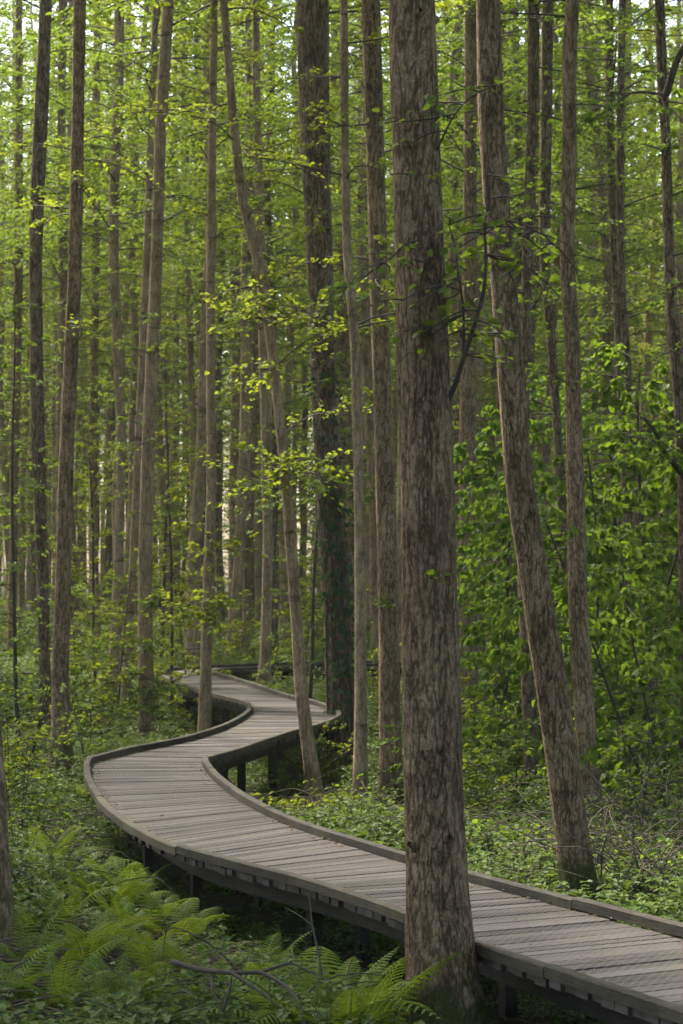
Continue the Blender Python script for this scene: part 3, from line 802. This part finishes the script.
# single ones the photo shows
for kind, px, D, s, label in [
    (0, 172, 33, .95, 'bright lime sapling beside the last boardwalk curve, right of the grey trunk'),
    (1, 186, 36, 1.0, 'low lime sapling at the left rail of the far boardwalk end'),
    (4, 598, 25, 1.05, 'dense deep green bush with hanging leaves behind the curved slim trunk'),
    (5, 650, 27, 1.05, 'tall deep green sapling in front of the forked trunk'),
    (4, 668, 20.5, .8, 'low deep green bush with large leaves at the right side'),
    (5, 505, 29, .95, 'green sapling filling the gap right of the nearest trunk'),
    (4, 545, 30, 1.0, 'deep green bush behind the leaning fissured trunk'),
    (4, 480, 24.5, .62, 'small bush with hanging yellow-green leaves behind the nearest trunk'),
    (5, 628, 34, 1.0, 'spreading sapling between the two thin dark trunks on the right'),
    (2, 306, 33, .9, 'thin sapling with open foliage left of the ivy trunk'),
    (6, 289, 23.6, .5, 'small leafy shoot growing in the dark gap inside the boardwalk bend'),
    (2, 20, 29, .9, 'airy sapling left of the wavy dark trunk'),
    (0, 96, 34, .9, 'airy lime sapling between the tall brown and pale ringed trunks'),
    (3, 30, 26, 1.0, 'two-stemmed small sapling near the foot of the wavy dark trunk'),
    (1, 118, 33, .8, 'knee-deep lime sapling at the foot of the pale ringed trunk'),
    (1, 430, 28, .9, 'lime sapling mostly hidden behind the nearest trunk'),
    (6, 640, 18.5, .9, 'low bush behind the dead brambles on the right'),
    (7, 330, 24.5, .6, 'low lime bush beside the foot of the crooked leaning trunk'),
    (6, 20, 17, .7, 'low bush behind the left trunk in the shade'),
]:
    sapling(kind, wx(px, D), D, s, label)
for kind, px, D, s, label in [
    (7, 12, 22, 1.0, 'lime bush on the left bank in front of the wavy dark trunk'),
    (6, 88, 24.5, .9, 'low bush just right of the tall brown straight trunk foot'),
    (7, 100, 30, 1.2, 'lime bush in front of the pale ringed trunk foot'),
    (7, 158, 31.5, 1.0, 'lime bush between the grey trunk and the boardwalk rail'),
    (1, 75, 37, 1.0, 'lime sapling behind the tall brown straight trunk'),
    (7, 300, 41, 1.2, 'lime bush at the far end of the boardwalk, right of the bank trunk'),
    (7, 238, 42.5, 1.1, 'lime bush at the far rail beside the bowed trunk'),
    (7, 262, 33.5, .6, 'low lime bush on the bank inside the last curve'),
    (6, 420, 21, 1.0, 'low bush glimpsed left of the nearest trunk'),
    (7, 480, 20, .9, 'lime bush on the ground right of the nearest trunk'),
    (7, 510, 24, 1.1, 'lime bush at the foot of the dark trunk behind the leaning one'),
    (4, 640, 22, .5, 'small large-leaved bush beside the thin dark trunk rooted in the right thicket'),
    (6, 515, 20.5, .9, 'tangled low bush between the nearest trunk and the leaning fissured trunk'),
    (4, 604, 23.5, .42, 'small deep green bush right of the curved slim trunk foot'),
    (6, 660, 22, 1.1, 'bush under the large-leaved branches at the right side'),
]:
    sapling(kind, wx(px, D), D, s, label)
# repeats farther in
n = 0; sp = []
while n < 80:
    y = 30 + 62 * rt.random() ** .8; x = rt.uniform(-1, 1) * (.165 * y + 1.2)
    if y < 44 and (deck_dist(x, y) < 1.5): continue
    if 180 < wx(0, 1) + 0: pass
    pxx = x / y * F + HX
    if y < 40 and 150 < pxx < 345: continue
    if any((x - a) ** 2 + (y - b) ** 2 < 1.3 ** 2 for a, b in sp): continue
    sp.append((x, y))
    right = pxx > 440
    k = rt.choice([2, 4, 5, 3] if right else [0, 1, 2, 0, 3, 7])
    lab, grp = ('deeper green understorey sapling among the far trunks on the right', 'understorey saplings on the right') if right else \
               ('bright understorey sapling among the far trunks on the left', 'understorey saplings on the left') if pxx < 200 else \
               ('bright understorey sapling beyond the far end of the boardwalk', 'understorey saplings beyond the boardwalk')
    sapling(k, x, y, rt.uniform(.7, 1.15), lab, grp)
    n += 1

# ------------------------------------------------------------------ ferns
def fern_mesh(i, nf, L, spread):
    rng = np.random.RandomState(700 + i); mb = MB()
    for q in range(nf):
        az = q * 2.4 + rng.uniform(-.3, .3); l = L * rng.uniform(.7, 1.1); e0 = rng.uniform(.9, 1.35); bend = rng.uniform(.9, 1.6) * spread
        NS = 25; s = np.linspace(0, 1, NS)
        el = e0 - bend * s ** 1.4
        dl = l / (NS - 1)
        hx = np.concatenate([[0], np.cumsum(np.cos(el[:-1]) * dl)]); hz = np.concatenate([[0], np.cumsum(np.sin(el[:-1]) * dl)])
        ca, sa = math.cos(az), math.sin(az)
        C = np.stack([hx * ca + .03 * ca, hx * sa + .03 * sa, hz], 1)
        T = nrm(np.gradient(C, axis=0)); S = np.array([-sa, ca, 0]) + np.zeros_like(T)
        tw = rng.uniform(-.4, .4); S = nrm(S + np.array([0, 0, tw])); N = np.cross(T, S)
        N = N * np.sign(N[:, 2:3] + 1e-6)
        tube(mb, C, np.linspace(.004, .001, NS), 3, 1)
        for k in range(3, NS):
            sk = s[k]; pl = l * .20 * (min(1, (sk - .08) / .22) ** .7) * (1 - sk ** 2.2) + .006
            for sg in (-1, 1):
                dp = nrm(S[k] * sg * .92 + T[k] * .38 - N[k] * .12)
                m = max(3, int(pl / .0145)); u = (np.arange(m) + .5) / m
                bp = C[k] + dp * (pl * u)[:, None] - N[k] * (pl * .18 * u ** 2)[:, None]
                w = .019 * (1 - u * .7) * (pl / (l * .2) * .5 + .5)
                leaves(mb, C[k][None], dp[None], N[k][None], pl, .013, 0, [.45 + .2 * sk], .0, .18)
                for s2 in (-1, 1):
                    A = nrm(T[k] * s2 * .85 + dp * .5)
                    leaves(mb, bp, np.broadcast_to(A, (m, 3)), np.broadcast_to(N[k], (m, 3)), w, .0125, 0, np.clip(.5 + rng.normal(0, .2, m) + .2 * sk, 0, 1), .0, .1)
    return mb.mesh('fern', [FERN, STEM])
FERNS = [fern_mesh(0, 9, .85, 1.0), fern_mesh(1, 11, .75, .85), fern_mesh(2, 7, .95, 1.15)]
fern_spots = []
def fern(px, D, s, label, group=None, dz=0):
    x = wx(px, D)
    if deck_dist(x, D) < .72: 
        return
    o = link('fern', FERNS[len(fern_spots) % 3]); fern_spots.append((x, D))
    o.location = (x, D, gz(x, D) + dz); o.rotation_euler = (rt.uniform(-.12, .12), rt.uniform(-.12, .12), rt.uniform(0, 6.28)); s *= .66 if D < 14 and px < 300 else .9; o.scale = (s, s, s * rt.uniform(.9, 1.15))
    tag(o, label, 'fern', group)
fern(100, 15.7, 1.0, 'tall arching fern against the outer side of the first bend')
fern(128, 14.6, .85, 'fern tucked under the rail below the first bend')
fern(352, 10.3, 1.25, 'bright fern left of the nearest trunk in the bottom corner')
fern(312, 10.4, 1.1, 'fern spreading left of the bright fern by the nearest trunk')
fern(362, 10.7, .8, 'fern at the very foot of the nearest trunk')
fern(300, 11.0, .75, 'single fern reaching out of the dark under the boardwalk')
fern(150, 13.9, .9, 'fern standing in front of the posts under the first bend')
fern(262, 12.0, .8, 'fern in front of the dark gap under the middle of the boardwalk')
fern(340, 11.2, .85, 'fern close under the boardwalk edge left of the nearest trunk')
fern(188, 27.3, .75, 'lit fern at the foot of the straight slim trunk')
fern(215, 27.0, .65, 'lit fern right of the straight slim trunk by the rail')
fern(172, 27.5, .7, 'lit fern left of the straight slim trunk')
fern(268, 36.2, .75, 'small bright fern at the foot of the bank trunk')
for px, D in [(60,11.2),(110,11.4),(160,11.3),(35,12.2),(85,12.4),(15,11.4),(210,11.2),(100,13.0),(150,12.0),(30,13.4),(105,14.3),(60,15.0),(45,16.5),(140,12.6),(190,12.0),(60,13.6),(120,13.6),(175,13.3),(85,10.5)]:
    fern(px + rt.uniform(-8, 8), D, rt.uniform(.7, 1.0), 'fern in the dense patch filling the lower left bank', 'ferns on the lower left bank')
for px, D in [(120,21),(90,22.5),(40,21),(140,26.5),(160,26),(110,27.5),(235,26.2),(175,30),(90,18.5),(30,18)]:
    fern(px, D, rt.uniform(.55, .8), 'small fern among the low plants left of the boardwalk', 'small ferns left of the boardwalk')
for px, D in [(285,34),(275,38),(305,36),(245,40.5),(300,41)]:
    fern(px, D, rt.uniform(.6, .85), 'small fern on the bright bank right of the far boardwalk', 'small ferns on the far bank')
for px, D in [(625,22),(570,24),(500,21),(455,19.5),(650,25),(530,27)]:
    fern(px, D, rt.uniform(.5, .7), 'small fern among the bushes behind the boardwalk on the right', 'small ferns on the right')

# ------------------------------------------------------------------ brambles, dead canes, fallen branch
def canes(mb, n, rad, h, rng, mi, r0=.004):
    for i in range(n):
        a = rng.uniform(0, 6.28); q = rng.uniform(0, rad * .6); st = np.array([math.cos(a) * q, math.sin(a) * q, 0])
        a2 = rng.uniform(0, 6.28); L = rng.uniform(.6, 1.6) * rad; hh = h * rng.uniform(.4, 1.1)
        t = np.linspace(0, 1, 10)
        P = st + np.stack([np.cos(a2) * L * t + .06 * np.sin(t * 7 + i), np.sin(a2) * L * t + .06 * np.cos(t * 6 + i), hh * np.sin(np.clip(t * 2.4, 0, 2.9)) + .02], 1)
        tube(mb, P, np.linspace(r0, r0 * .4, 10), 4, mi)
def bramble(px, D, rad, h, ncane, nleaf, seed, label, dead, lmat=HERB, size=.055, z=0):
    rng = np.random.RandomState(seed); x = wx(px, D)
    t = empty('bramble_bush', (x, D, gz(x, D) + z), label, 'bush')
    mb = MB(); canes(mb, ncane, rad, h, rng, 0, .0055); link('canes', mb.mesh('canes', [DEADW if dead else TWIG]), t)
    mb = MB()
    for i in range(nleaf):
        a = rng.uniform(0, 6.28); q = rad * rng.rand() ** .5
        p = np.array([math.cos(a) * q, math.sin(a) * q, h * (1 - (q / rad) ** 2 * .6) * rng.uniform(.25, 1.0)])
        shoot(mb, p, rng.uniform(0, 6.28), rng.uniform(-.2, .7), rng.uniform(.12, .32), rng.randint(4, 9), size, rng, r0=.002, hang=.3)
    link('foliage', mb.mesh('foliage', [lmat, STEM]), t)
bramble(645, 14.8, .95, .65, 60, 45, 31, 'tangle of pale dead bramble canes right of the leaning fissured trunk', True, FRESH)
bramble(688, 15.4, .9, .55, 45, 45, 32, 'dead bramble tangle at the right side behind the boardwalk rail', True, FRESH)
bramble(622, 17.0, .8, .5, 34, 60, 43, 'tall dead bramble tangle behind the foot of the leaning fissured trunk', True, HERB)
bramble(668, 17.8, 1.0, .85, 45, 80, 44, 'tall tangle of bramble and dry canes below the large-leaved branches', True, HERB)
bramble(450, 21.5, 1.0, .7, 16, 120, 46, 'dark leafy bramble right of the nearest trunk, back from the rail', False, HERB)
bramble(250, 10.7, .7, .5, 3, 120, 33, 'grey-green bramble in the middle of the lower bank', False, HERB, .05)
bramble(205, 10.3, .6, .45, 2, 90, 34, 'grey-green bramble left of the fallen branch', False, HERB, .05)
bramble(330, 21.2, .8, .4, 14, 80, 36, 'low bramble beside the inner rail near the crooked leaning trunk', False, LIME, .06)
bramble(372, 19.0, .8, .4, 20, 60, 37, 'low bramble at the foot of the thin smooth pole trunk', True, FRESH, .06)
bramble(435, 17.5, .8, .4, 14, 80, 38, 'leafy bramble just over the rail behind the nearest trunk', False, FRESH, .06)
bramble(500, 16.6, .85, .45, 14, 90, 39, 'leafy bramble just over the rail left of the leaning fissured trunk', False, FRESH, .06)
bramble(24, 14.5, .7, .45, 14, 60, 40, 'dark bramble in the shade by the left trunk', False, HERB, .05)
bramble(60, 17.5, .7, .4, 24, 35, 41, 'shaded bramble with bare canes on the left bank', True, HERB, .05)
bramble(290, 20.6, .55, .4, 8, 60, 42, 'low bramble in the dark gap inside the boardwalk bend', False, LIME, .06)

mb = MB(); rng = np.random.RandomState(50)
def wpath(pts): return np.array([tuple(px2w(x, y, D)) for x, y, D in pts])
def smooth_path(P, n):
    zf = np.linspace(0, 1, len(P)); tt = np.linspace(0, 1, n); Q = np.stack([np.interp(tt, zf, P[:, c]) for c in range(3)], 1)
    for k in range(3): Q[1:-1] = (Q[:-2] + 2 * Q[1:-1] + Q[2:]) / 4
    return Q
P = smooth_path(wpath([(172,962,10.2),(200,970,10.1),(232,973,10.0),(262,972,10.0),(285,985,9.9),(300,1003,9.8),(306,1030,9.7)]), 40)
o0 = P[0].copy()
tube(mb, P - o0, np.linspace(.015, .005, 40), 8, 0, .5, .12, 2, cap=True)
for s, e in (((232,973,10.0),[(250,985,9.9),(285,1010,9.8)]), ((212,972,10.1),[(212,990,9.95),(222,1012,9.9)]), ((262,972,10.0),[(290,962,10.0),(315,974,9.95)]), ((222,1012,9.9),[(230,990,9.9),(232,975,9.9)])):
    P2 = smooth_path(wpath([s] + e), 18); tube(mb, P2 - o0, np.linspace(.009, .003, 18), 6, 0, .5, .1, 4, cap=True)
o = link('fallen_branch', mb.mesh('fallen_branch', [TWIG])); o.location = o0
tag(o, 'bare grey fallen branch lying over the brambles of the lower bank', 'branch')
mb = MB()
P = smooth_path(wpath([(322,975,10.2),(318,950,10.2),(312,925,10.2),(310,902,10.2),(308,892,10.2)]), 20); o0 = P[0].copy()
tube(mb, P - o0, np.linspace(.006, .0025, 20), 6, 0, .5, .1, 4, cap=True)
P2 = smooth_path(wpath([(312,925,10.2),(296,913,10.2),(285,908,10.2)]), 10); tube(mb, P2 - o0, np.linspace(.004, .002, 10), 5)
o = link('dead_twig', mb.mesh('dead_twig', [DEADW])); o.location = o0
tag(o, 'thin bare upright twig in front of the boardwalk edge', 'twig')
# ------------------------------------------------------------------ ground cover (one uncountable mass, scattered with geometry nodes)
def patch(i, kind):
    rng = np.random.RandomState(800 + i); mb = MB()
    if kind == 'herb':           # nettle-like stems with paired leaves
        for s in range(9):
            a, q = rng.uniform(0, 6.28), .24 * rng.rand() ** .5; b = np.array([math.cos(a) * q, math.sin(a) * q, -.02]); h = rng.uniform(.18, .42)
            ln = rng.normal(0, .12, 2); top = b + np.array([ln[0] * h * 2, ln[1] * h * 2, h])
            tube(mb, [b, (b + top) / 2 + rng.normal(0, .01, 3), top], [.003, .0025, .0015], 3, 1)
            m = 12; u = np.repeat(np.linspace(.25, 1, m // 2), 2); az = np.repeat(np.arange(m // 2) * 1.57, 2) + np.tile([0, math.pi], m // 2) + rng.uniform(-.3, .3, m)
            A = np.stack([np.cos(az), np.sin(az), rng.uniform(-.4, .3, m)], 1); l = rng.uniform(.045, .08, m) * (1.15 - .4 * u)
            leaves(mb, b + (top - b) * u[:, None], A, np.array([0, 0, 1.0]) + rng.normal(0, .25, (m, 3)), l, l * .6, 0, rng.rand(m))
    elif kind == 'carpet':       # low creeping leaves
        n = 130; a = rng.uniform(0, 6.28, n); q = .38 * rng.rand(n) ** .5
        P = np.stack([np.cos(a) * q, np.sin(a) * q, rng.uniform(.03, .24, n) * (1 - (q / .45) ** 2)], 1)
        az = rng.uniform(0, 6.28, n); A = np.stack([np.cos(az), np.sin(az), rng.uniform(-.3, .4, n)], 1); l = rng.uniform(.035, .08, n)
        leaves(mb, P, A, np.array([0, 0, 1.0]) + rng.normal(0, .35, (n, 3)), l, l * .8, 0, rng.rand(n))
    elif kind == 'blade':
        n = 14; a = rng.uniform(0, 6.28, n); q = .2 * rng.rand(n) ** .5
        P = np.stack([np.cos(a) * q, np.sin(a) * q, np.zeros(n)], 1)
        A = np.stack([np.cos(a) * rng.uniform(.1, .7, n), np.sin(a) * rng.uniform(.1, .7, n), np.ones(n)], 1)
        leaves(mb, P, A, np.stack([np.cos(a), np.sin(a), np.full(n, .4)], 1), rng.uniform(.15, .38, n), rng.uniform(.004, .007, n), 0, rng.rand(n), .1, .6)
    elif kind == 'litter':       # old leaves and twigs
        n = 60; P = np.concatenate([rng.uniform(-.4, .4, (n, 2)), rng.uniform(.0, .05, (n, 1))], 1)
        az = rng.uniform(0, 6.28, n); A = np.stack([np.cos(az), np.sin(az), rng.uniform(-.2, .2, n)], 1); l = rng.uniform(.03, .07, n)
        leaves(mb, P, A, np.array([0, 0, 1.0]) + rng.normal(0, .4, (n, 3)), l, l * .7, 0, rng.rand(n))
        for s in range(9):
            a = rng.uniform(0, 6.28); p = np.array([*rng.uniform(-.35, .35, 2), rng.uniform(.0, .08)]); L = rng.uniform(.15, .6)
            tube(mb, [p, p + np.array([math.cos(a) * L / 2, math.sin(a) * L / 2, rng.uniform(0, .1)]), p + np.array([math.cos(a) * L, math.sin(a) * L, rng.uniform(-.02, .1)])], [.005, .004, .002], 4, 1)
    mats = {'litter': [DRY, DEADW]}.get(kind, [HERB, STEM])
    return mb.mesh('patch_' + kind, mats)

def scatter(name, groups, label, cat):
    """groups: list of (mesh, points [(x,y,z,rot,scale)]): one object whose geometry nodes instance the meshes on its points"""
    pts = []; which = []
    for gi, (me, pp) in enumerate(groups): pts += pp; which += [gi] * len(pp)
    me = bpy.data.meshes.new(name); me.vertices.add(len(pts))
    A = np.array(pts, np.float32)
    me.vertices.foreach_set('co', A[:, :3].reshape(-1).copy())
    for nm, c in (('rot', A[:, 3]), ('scl', A[:, 4]), ('gi', np.array(which, np.float32))):
        a = me.attributes.new(nm, 'FLOAT', 'POINT'); a.data.foreach_set('value', np.ascontiguousarray(c, dtype=np.float32))
    me.update()
    c = bpy.data.collections.new(name + '_pieces')
    for gi, (m, pp) in enumerate(groups):
        c.objects.link(bpy.data.objects.new('piece_%02d' % gi, m))
    o = link(name, me)
    ng = bpy.data.node_groups.new(name + '_scatter', 'GeometryNodeTree')
    ng.interface.new_socket('Geometry', in_out='INPUT', socket_type='NodeSocketGeometry')
    ng.interface.new_socket('Geometry', in_out='OUTPUT', socket_type='NodeSocketGeometry')
    nd, lk = ng.nodes, ng.links
    gi_, go = nd.new('NodeGroupInput'), nd.new('NodeGroupOutput')
    ci = nd.new('GeometryNodeCollectionInfo'); ci.inputs['Collection'].default_value = c
    ci.inputs['Separate Children'].default_value = True; ci.inputs['Reset Children'].default_value = True
    ip = nd.new('GeometryNodeInstanceOnPoints'); ip.inputs['Pick Instance'].default_value = True
    def attr(n):
        q = nd.new('GeometryNodeInputNamedAttribute'); q.data_type = 'FLOAT'; q.inputs['Name'].default_value = n; return q.outputs[0]
    cx = nd.new('ShaderNodeCombineXYZ'); lk.new(attr('rot'), cx.inputs['Z'])
    sx = nd.new('ShaderNodeCombineXYZ')
    sa = attr('scl')
    for k in 'XYZ': lk.new(sa, sx.inputs[k])
    lk.new(gi_.outputs[0], ip.inputs['Points']); lk.new(ci.outputs[0], ip.inputs['Instance'])
    lk.new(attr('gi'), ip.inputs['Instance Index']); lk.new(cx.outputs[0], ip.inputs['Rotation']); lk.new(sx.outputs[0], ip.inputs['Scale'])
    lk.new(ip.outputs[0], go.inputs[0])
    md = o.modifiers.new('scatter', 'NODES'); md.node_group = ng
    return tag(o, label, cat, kind='stuff')

FEET = [(t.location.x, D - .45) for k, t, l, r, D in traced if 14 < D < 40]
kinds = ['herb', 'carpet', 'herb', 'carpet', 'herb', 'litter', 'herb', 'carpet', 'carpet']
meshes = [patch(i, k) for i, k in enumerate(kinds)]
pl = [[] for _ in kinds]
r3 = random.Random(4)
cells = 0
for _ in range(30000):
    y = 6.5 + 78 * r3.random() ** 1.55; x = r3.uniform(-1, 1) * (.16 * y + 2.0)
    d = deck_dist(x, y) if y < 44 else 9
    if d < .80:
        if d > .25 and r3.random() < .55: pl[r3.choice([1, 3, 5, 7, 0])].append((x, y, gz(x, y), r3.uniform(0, 6.28), r3.uniform(.4, .7)))
        continue
    if any((x - a) ** 2 + (y - b) ** 2 < .5 and y > b - 1.2 * 0 - .6 for a, b in FEET): continue
    nz = mnoise.noise(Vector((x * .45, y * .45, 1.7)))
    right = x > .2
    dens = (.80 if right else .62) + .55 * nz
    if x < -.3 and y < 19: dens -= .40
    if r3.random() > dens: 
        if r3.random() < .25: k = 5
        else: continue
    else:
        k = r3.choice([0, 1, 2, 3, 6, 7, 8, 1, 3, 4 if r3.random() < .4 else 1])
    s = r3.uniform(.65, 1.15) * (1 if y < 30 else 1.3 if y < 50 else 1.8)
    if d < 1.1: s *= .7
    pl[k].append((x, y, gz(x, y) if y < 60 else 0.0, r3.uniform(0, 6.28), s))
scatter('ground_cover', [(m, p) for m, p in zip(meshes, pl) if p], 'low mass of nettles, creeping leaves, grass and litter covering the forest floor', 'ground cover')

# leaf litter on the boards
mb = MB(); n = 900; rng = np.random.RandomState(90)
ii = rng.randint(0, len(EL), n); q = np.where(rng.rand(n) < .86, np.where(rng.rand(n) < .6, 1 - (.06 + .11 * rng.rand(n) ** 2), .06 + .09 * rng.rand(n) ** 2), rng.uniform(.1, .9, n))
xy = EL[ii] + (ER[ii] - EL[ii]) * q[:, None]
az = rng.uniform(0, 6.28, n)
leaves(mb, np.hstack([xy, np.full((n, 1), DZ + .012)]), np.stack([np.cos(az), np.sin(az), rng.uniform(-.05, .25, n)], 1), np.array([0, 0, 1.0]) + rng.normal(0, .2, (n, 3)), rng.uniform(.012, .04, n), rng.uniform(.01, .025, n))
tag(link('leaf_litter', mb.mesh('leaf_litter', [DRY])), 'scattered dry leaves and catkins along the edges of the boards', 'leaf litter', kind='stuff')

# ------------------------------------------------------------------ the wood all round, too far or too crowded to count, plus unseen trees added for shade
tree_meshes = []
for i in (0, 1, 2, 5):
    tm, cm = protos[i]
    mbj = MB()
    for me, off in ((tm, 2), (cm, 0)):
        v = np.empty(len(me.vertices) * 3, np.float32); me.vertices.foreach_get('co', v)
        nf = len(me.polygons); lt = np.empty(nf, np.int32); me.polygons.foreach_get('loop_total', lt)
        li = np.empty(len(me.loops), np.int32); me.loops.foreach_get('vertex_index', li)
        mi = np.empty(nf, np.int32); me.polygons.foreach_get('material_index', mi)
        tt = np.empty(nf, np.float32); me.attributes['tint'].data.foreach_get('value', tt)
        f = li.reshape(-1, 4)
        for m_ in np.unique(mi): 
            pass
        base = mbj.n
        mbj.v.append(v.reshape(-1, 3)); mbj.f.append(f + base); mbj.mi.append(mi + off); mbj.t.append(tt); mbj.uv.append(np.zeros((len(v) // 3, 2), np.float32)); mbj.n += len(v) // 3
    tree_meshes.append(mbj.mesh('wood_tree', [cm.materials[0], TWIG, tm.materials[0]]))
wp = [[] for _ in tree_meshes]
r4 = random.Random(9)
def wadd(x, y, s): wp[r4.randrange(4)].append((x, y, 0.0, r4.uniform(0, 6.28), s))
for _ in range(330):                       # far behind
    y = r4.uniform(128, 235); x = r4.uniform(-1, 1) * (.17 * y + 6)
    if 90 < x / y * F + HX < 345 and r4.random() < .6: continue
    wadd(x, y, r4.uniform(.9, 1.3))
for _ in range(260):                       # to both sides
    y = r4.uniform(12, 125); x = r4.choice([-1, 1]) * (.165 * y + 2.5 + 16 * r4.random()); 
    if deck_dist(x, y) < 2.5: continue
    wadd(x, y, r4.uniform(.85, 1.2))
for _ in range(60):                        # behind the photographer, unseen and added to darken the near ground
    a = r4.uniform(0, 6.28); q = r4.uniform(4, 24); x, y = math.cos(a) * q, math.sin(a) * q
    if y > 5 or deck_dist(x, y) < 2.0: continue
    wadd(x, y, r4.uniform(.9, 1.15))
for x, y in [(-4.4,11.5),(-5.8,8.0),(-4.9,14.6),(-2.2,2.0),(-6.8,12.2),(-1.6,-1.5),(1.8,-2.2),(6.2,7.0),(5.6,10.4),(4.6,13.4),(7.6,12.6),(6.4,16.2),(7.4,3.0),(8.4,19.0),(6.6,21.5),(-6.4,18.2),(-5.2,16.6),(-6.6,20.4),(-7.6,16.4),(-9.4,20.2)]:  # unseen trees added out of frame to shade the foreground
    wadd(x, y, r4.uniform(.95, 1.15))
scatter('surrounding_wood', list(zip(tree_meshes, wp)), 'hazy mass of far trees closing the view behind all the trunks, and unseen trees around added for shade', 'wood')

# ------------------------------------------------------------------ moist air between the trunks
hm = bpy.data.materials.new('haze'); hm.use_nodes = True; hm.node_tree.nodes.clear()
pv = hm.node_tree.nodes.new('ShaderNodeVolumePrincipled'); pv.inputs['Density'].default_value = HAZE
pv.inputs['Color'].default_value = (.95, .94, .76, 1); pv.inputs['Anisotropy'].default_value = .3
oo = hm.node_tree.nodes.new('ShaderNodeOutputMaterial'); hm.node_tree.links.new(pv.outputs[0], oo.inputs['Volume'])
mb = MB(); box8(mb, [(-175, -75, 40), (175, -75, 40), (175, 320, 40), (-175, 320, 40)], 42)
if HAZE: tag(link('haze', mb.mesh('haze', [hm], False)), 'thin moist air paling the far trunks', 'haze', kind='stuff')

# ------------------------------------------------------------------ light, sky, camera
EL_, AZ_ = 52, -38                          # sun elevation; azimuth measured from +Y (away from the camera) towards +X
w = bpy.data.worlds.new('World'); SC.world = w; w.use_nodes = True
nt = w.node_tree; nt.nodes.clear()
sky = nt.nodes.new('ShaderNodeTexSky'); sky.sky_type = 'NISHITA'; sky.sun_disc = False
sky.sun_elevation = R(EL_); sky.sun_rotation = R(AZ_)
sky.air_density = 1.0; sky.dust_density = 4.0; sky.ozone_density = 1.0
bg = nt.nodes.new('ShaderNodeBackground'); bg.inputs['Strength'].default_value = .105
ou = nt.nodes.new('ShaderNodeOutputWorld')
nt.links.new(sky.outputs[0], bg.inputs[0]); nt.links.new(bg.outputs[0], ou.inputs[0])
sl = bpy.data.lights.new('sun', 'SUN'); sl.energy = 2.9; sl.angle = R(7); sl.color = (1, .91, .77)
so = bpy.data.objects.new('sun', sl); COL.objects.link(so)
dirv = Vector((math.sin(R(AZ_)) * math.cos(R(EL_)), math.cos(R(AZ_)) * math.cos(R(EL_)), math.sin(R(EL_))))
so.rotation_euler = dirv.to_track_quat('Z', 'Y').to_euler(); so.location = (0, 0, 40)

cam = bpy.data.cameras.new('camera'); co = bpy.data.objects.new('camera', cam); COL.objects.link(co)
co.location = (0, 0, CZ); co.rotation_euler = (R(90), 0, 0)
cam.sensor_fit = 'VERTICAL'; cam.sensor_height = 36; cam.lens = F * 36 / 1024
cam.shift_y = (HY - 512) / 1024
cam.clip_start = .1; cam.clip_end = 2000
cam.dof.use_dof = True; cam.dof.focus_distance = 14.0; cam.dof.aperture_fstop = 6.3
SC.camera = co

SC.render.engine = 'CYCLES'
cy = SC.cycles
cy.max_bounces = 7; cy.diffuse_bounces = 4; cy.glossy_bounces = 2; cy.transmission_bounces = 5; cy.transparent_max_bounces = 4
cy.caustics_reflective = False; cy.caustics_refractive = False
cy.use_denoising = True
vs = SC.view_settings
vs.view_transform = 'Standard'; vs.look = 'None'; vs.gamma = 1; vs.exposure = 2.7; vs.use_curve_mapping = False
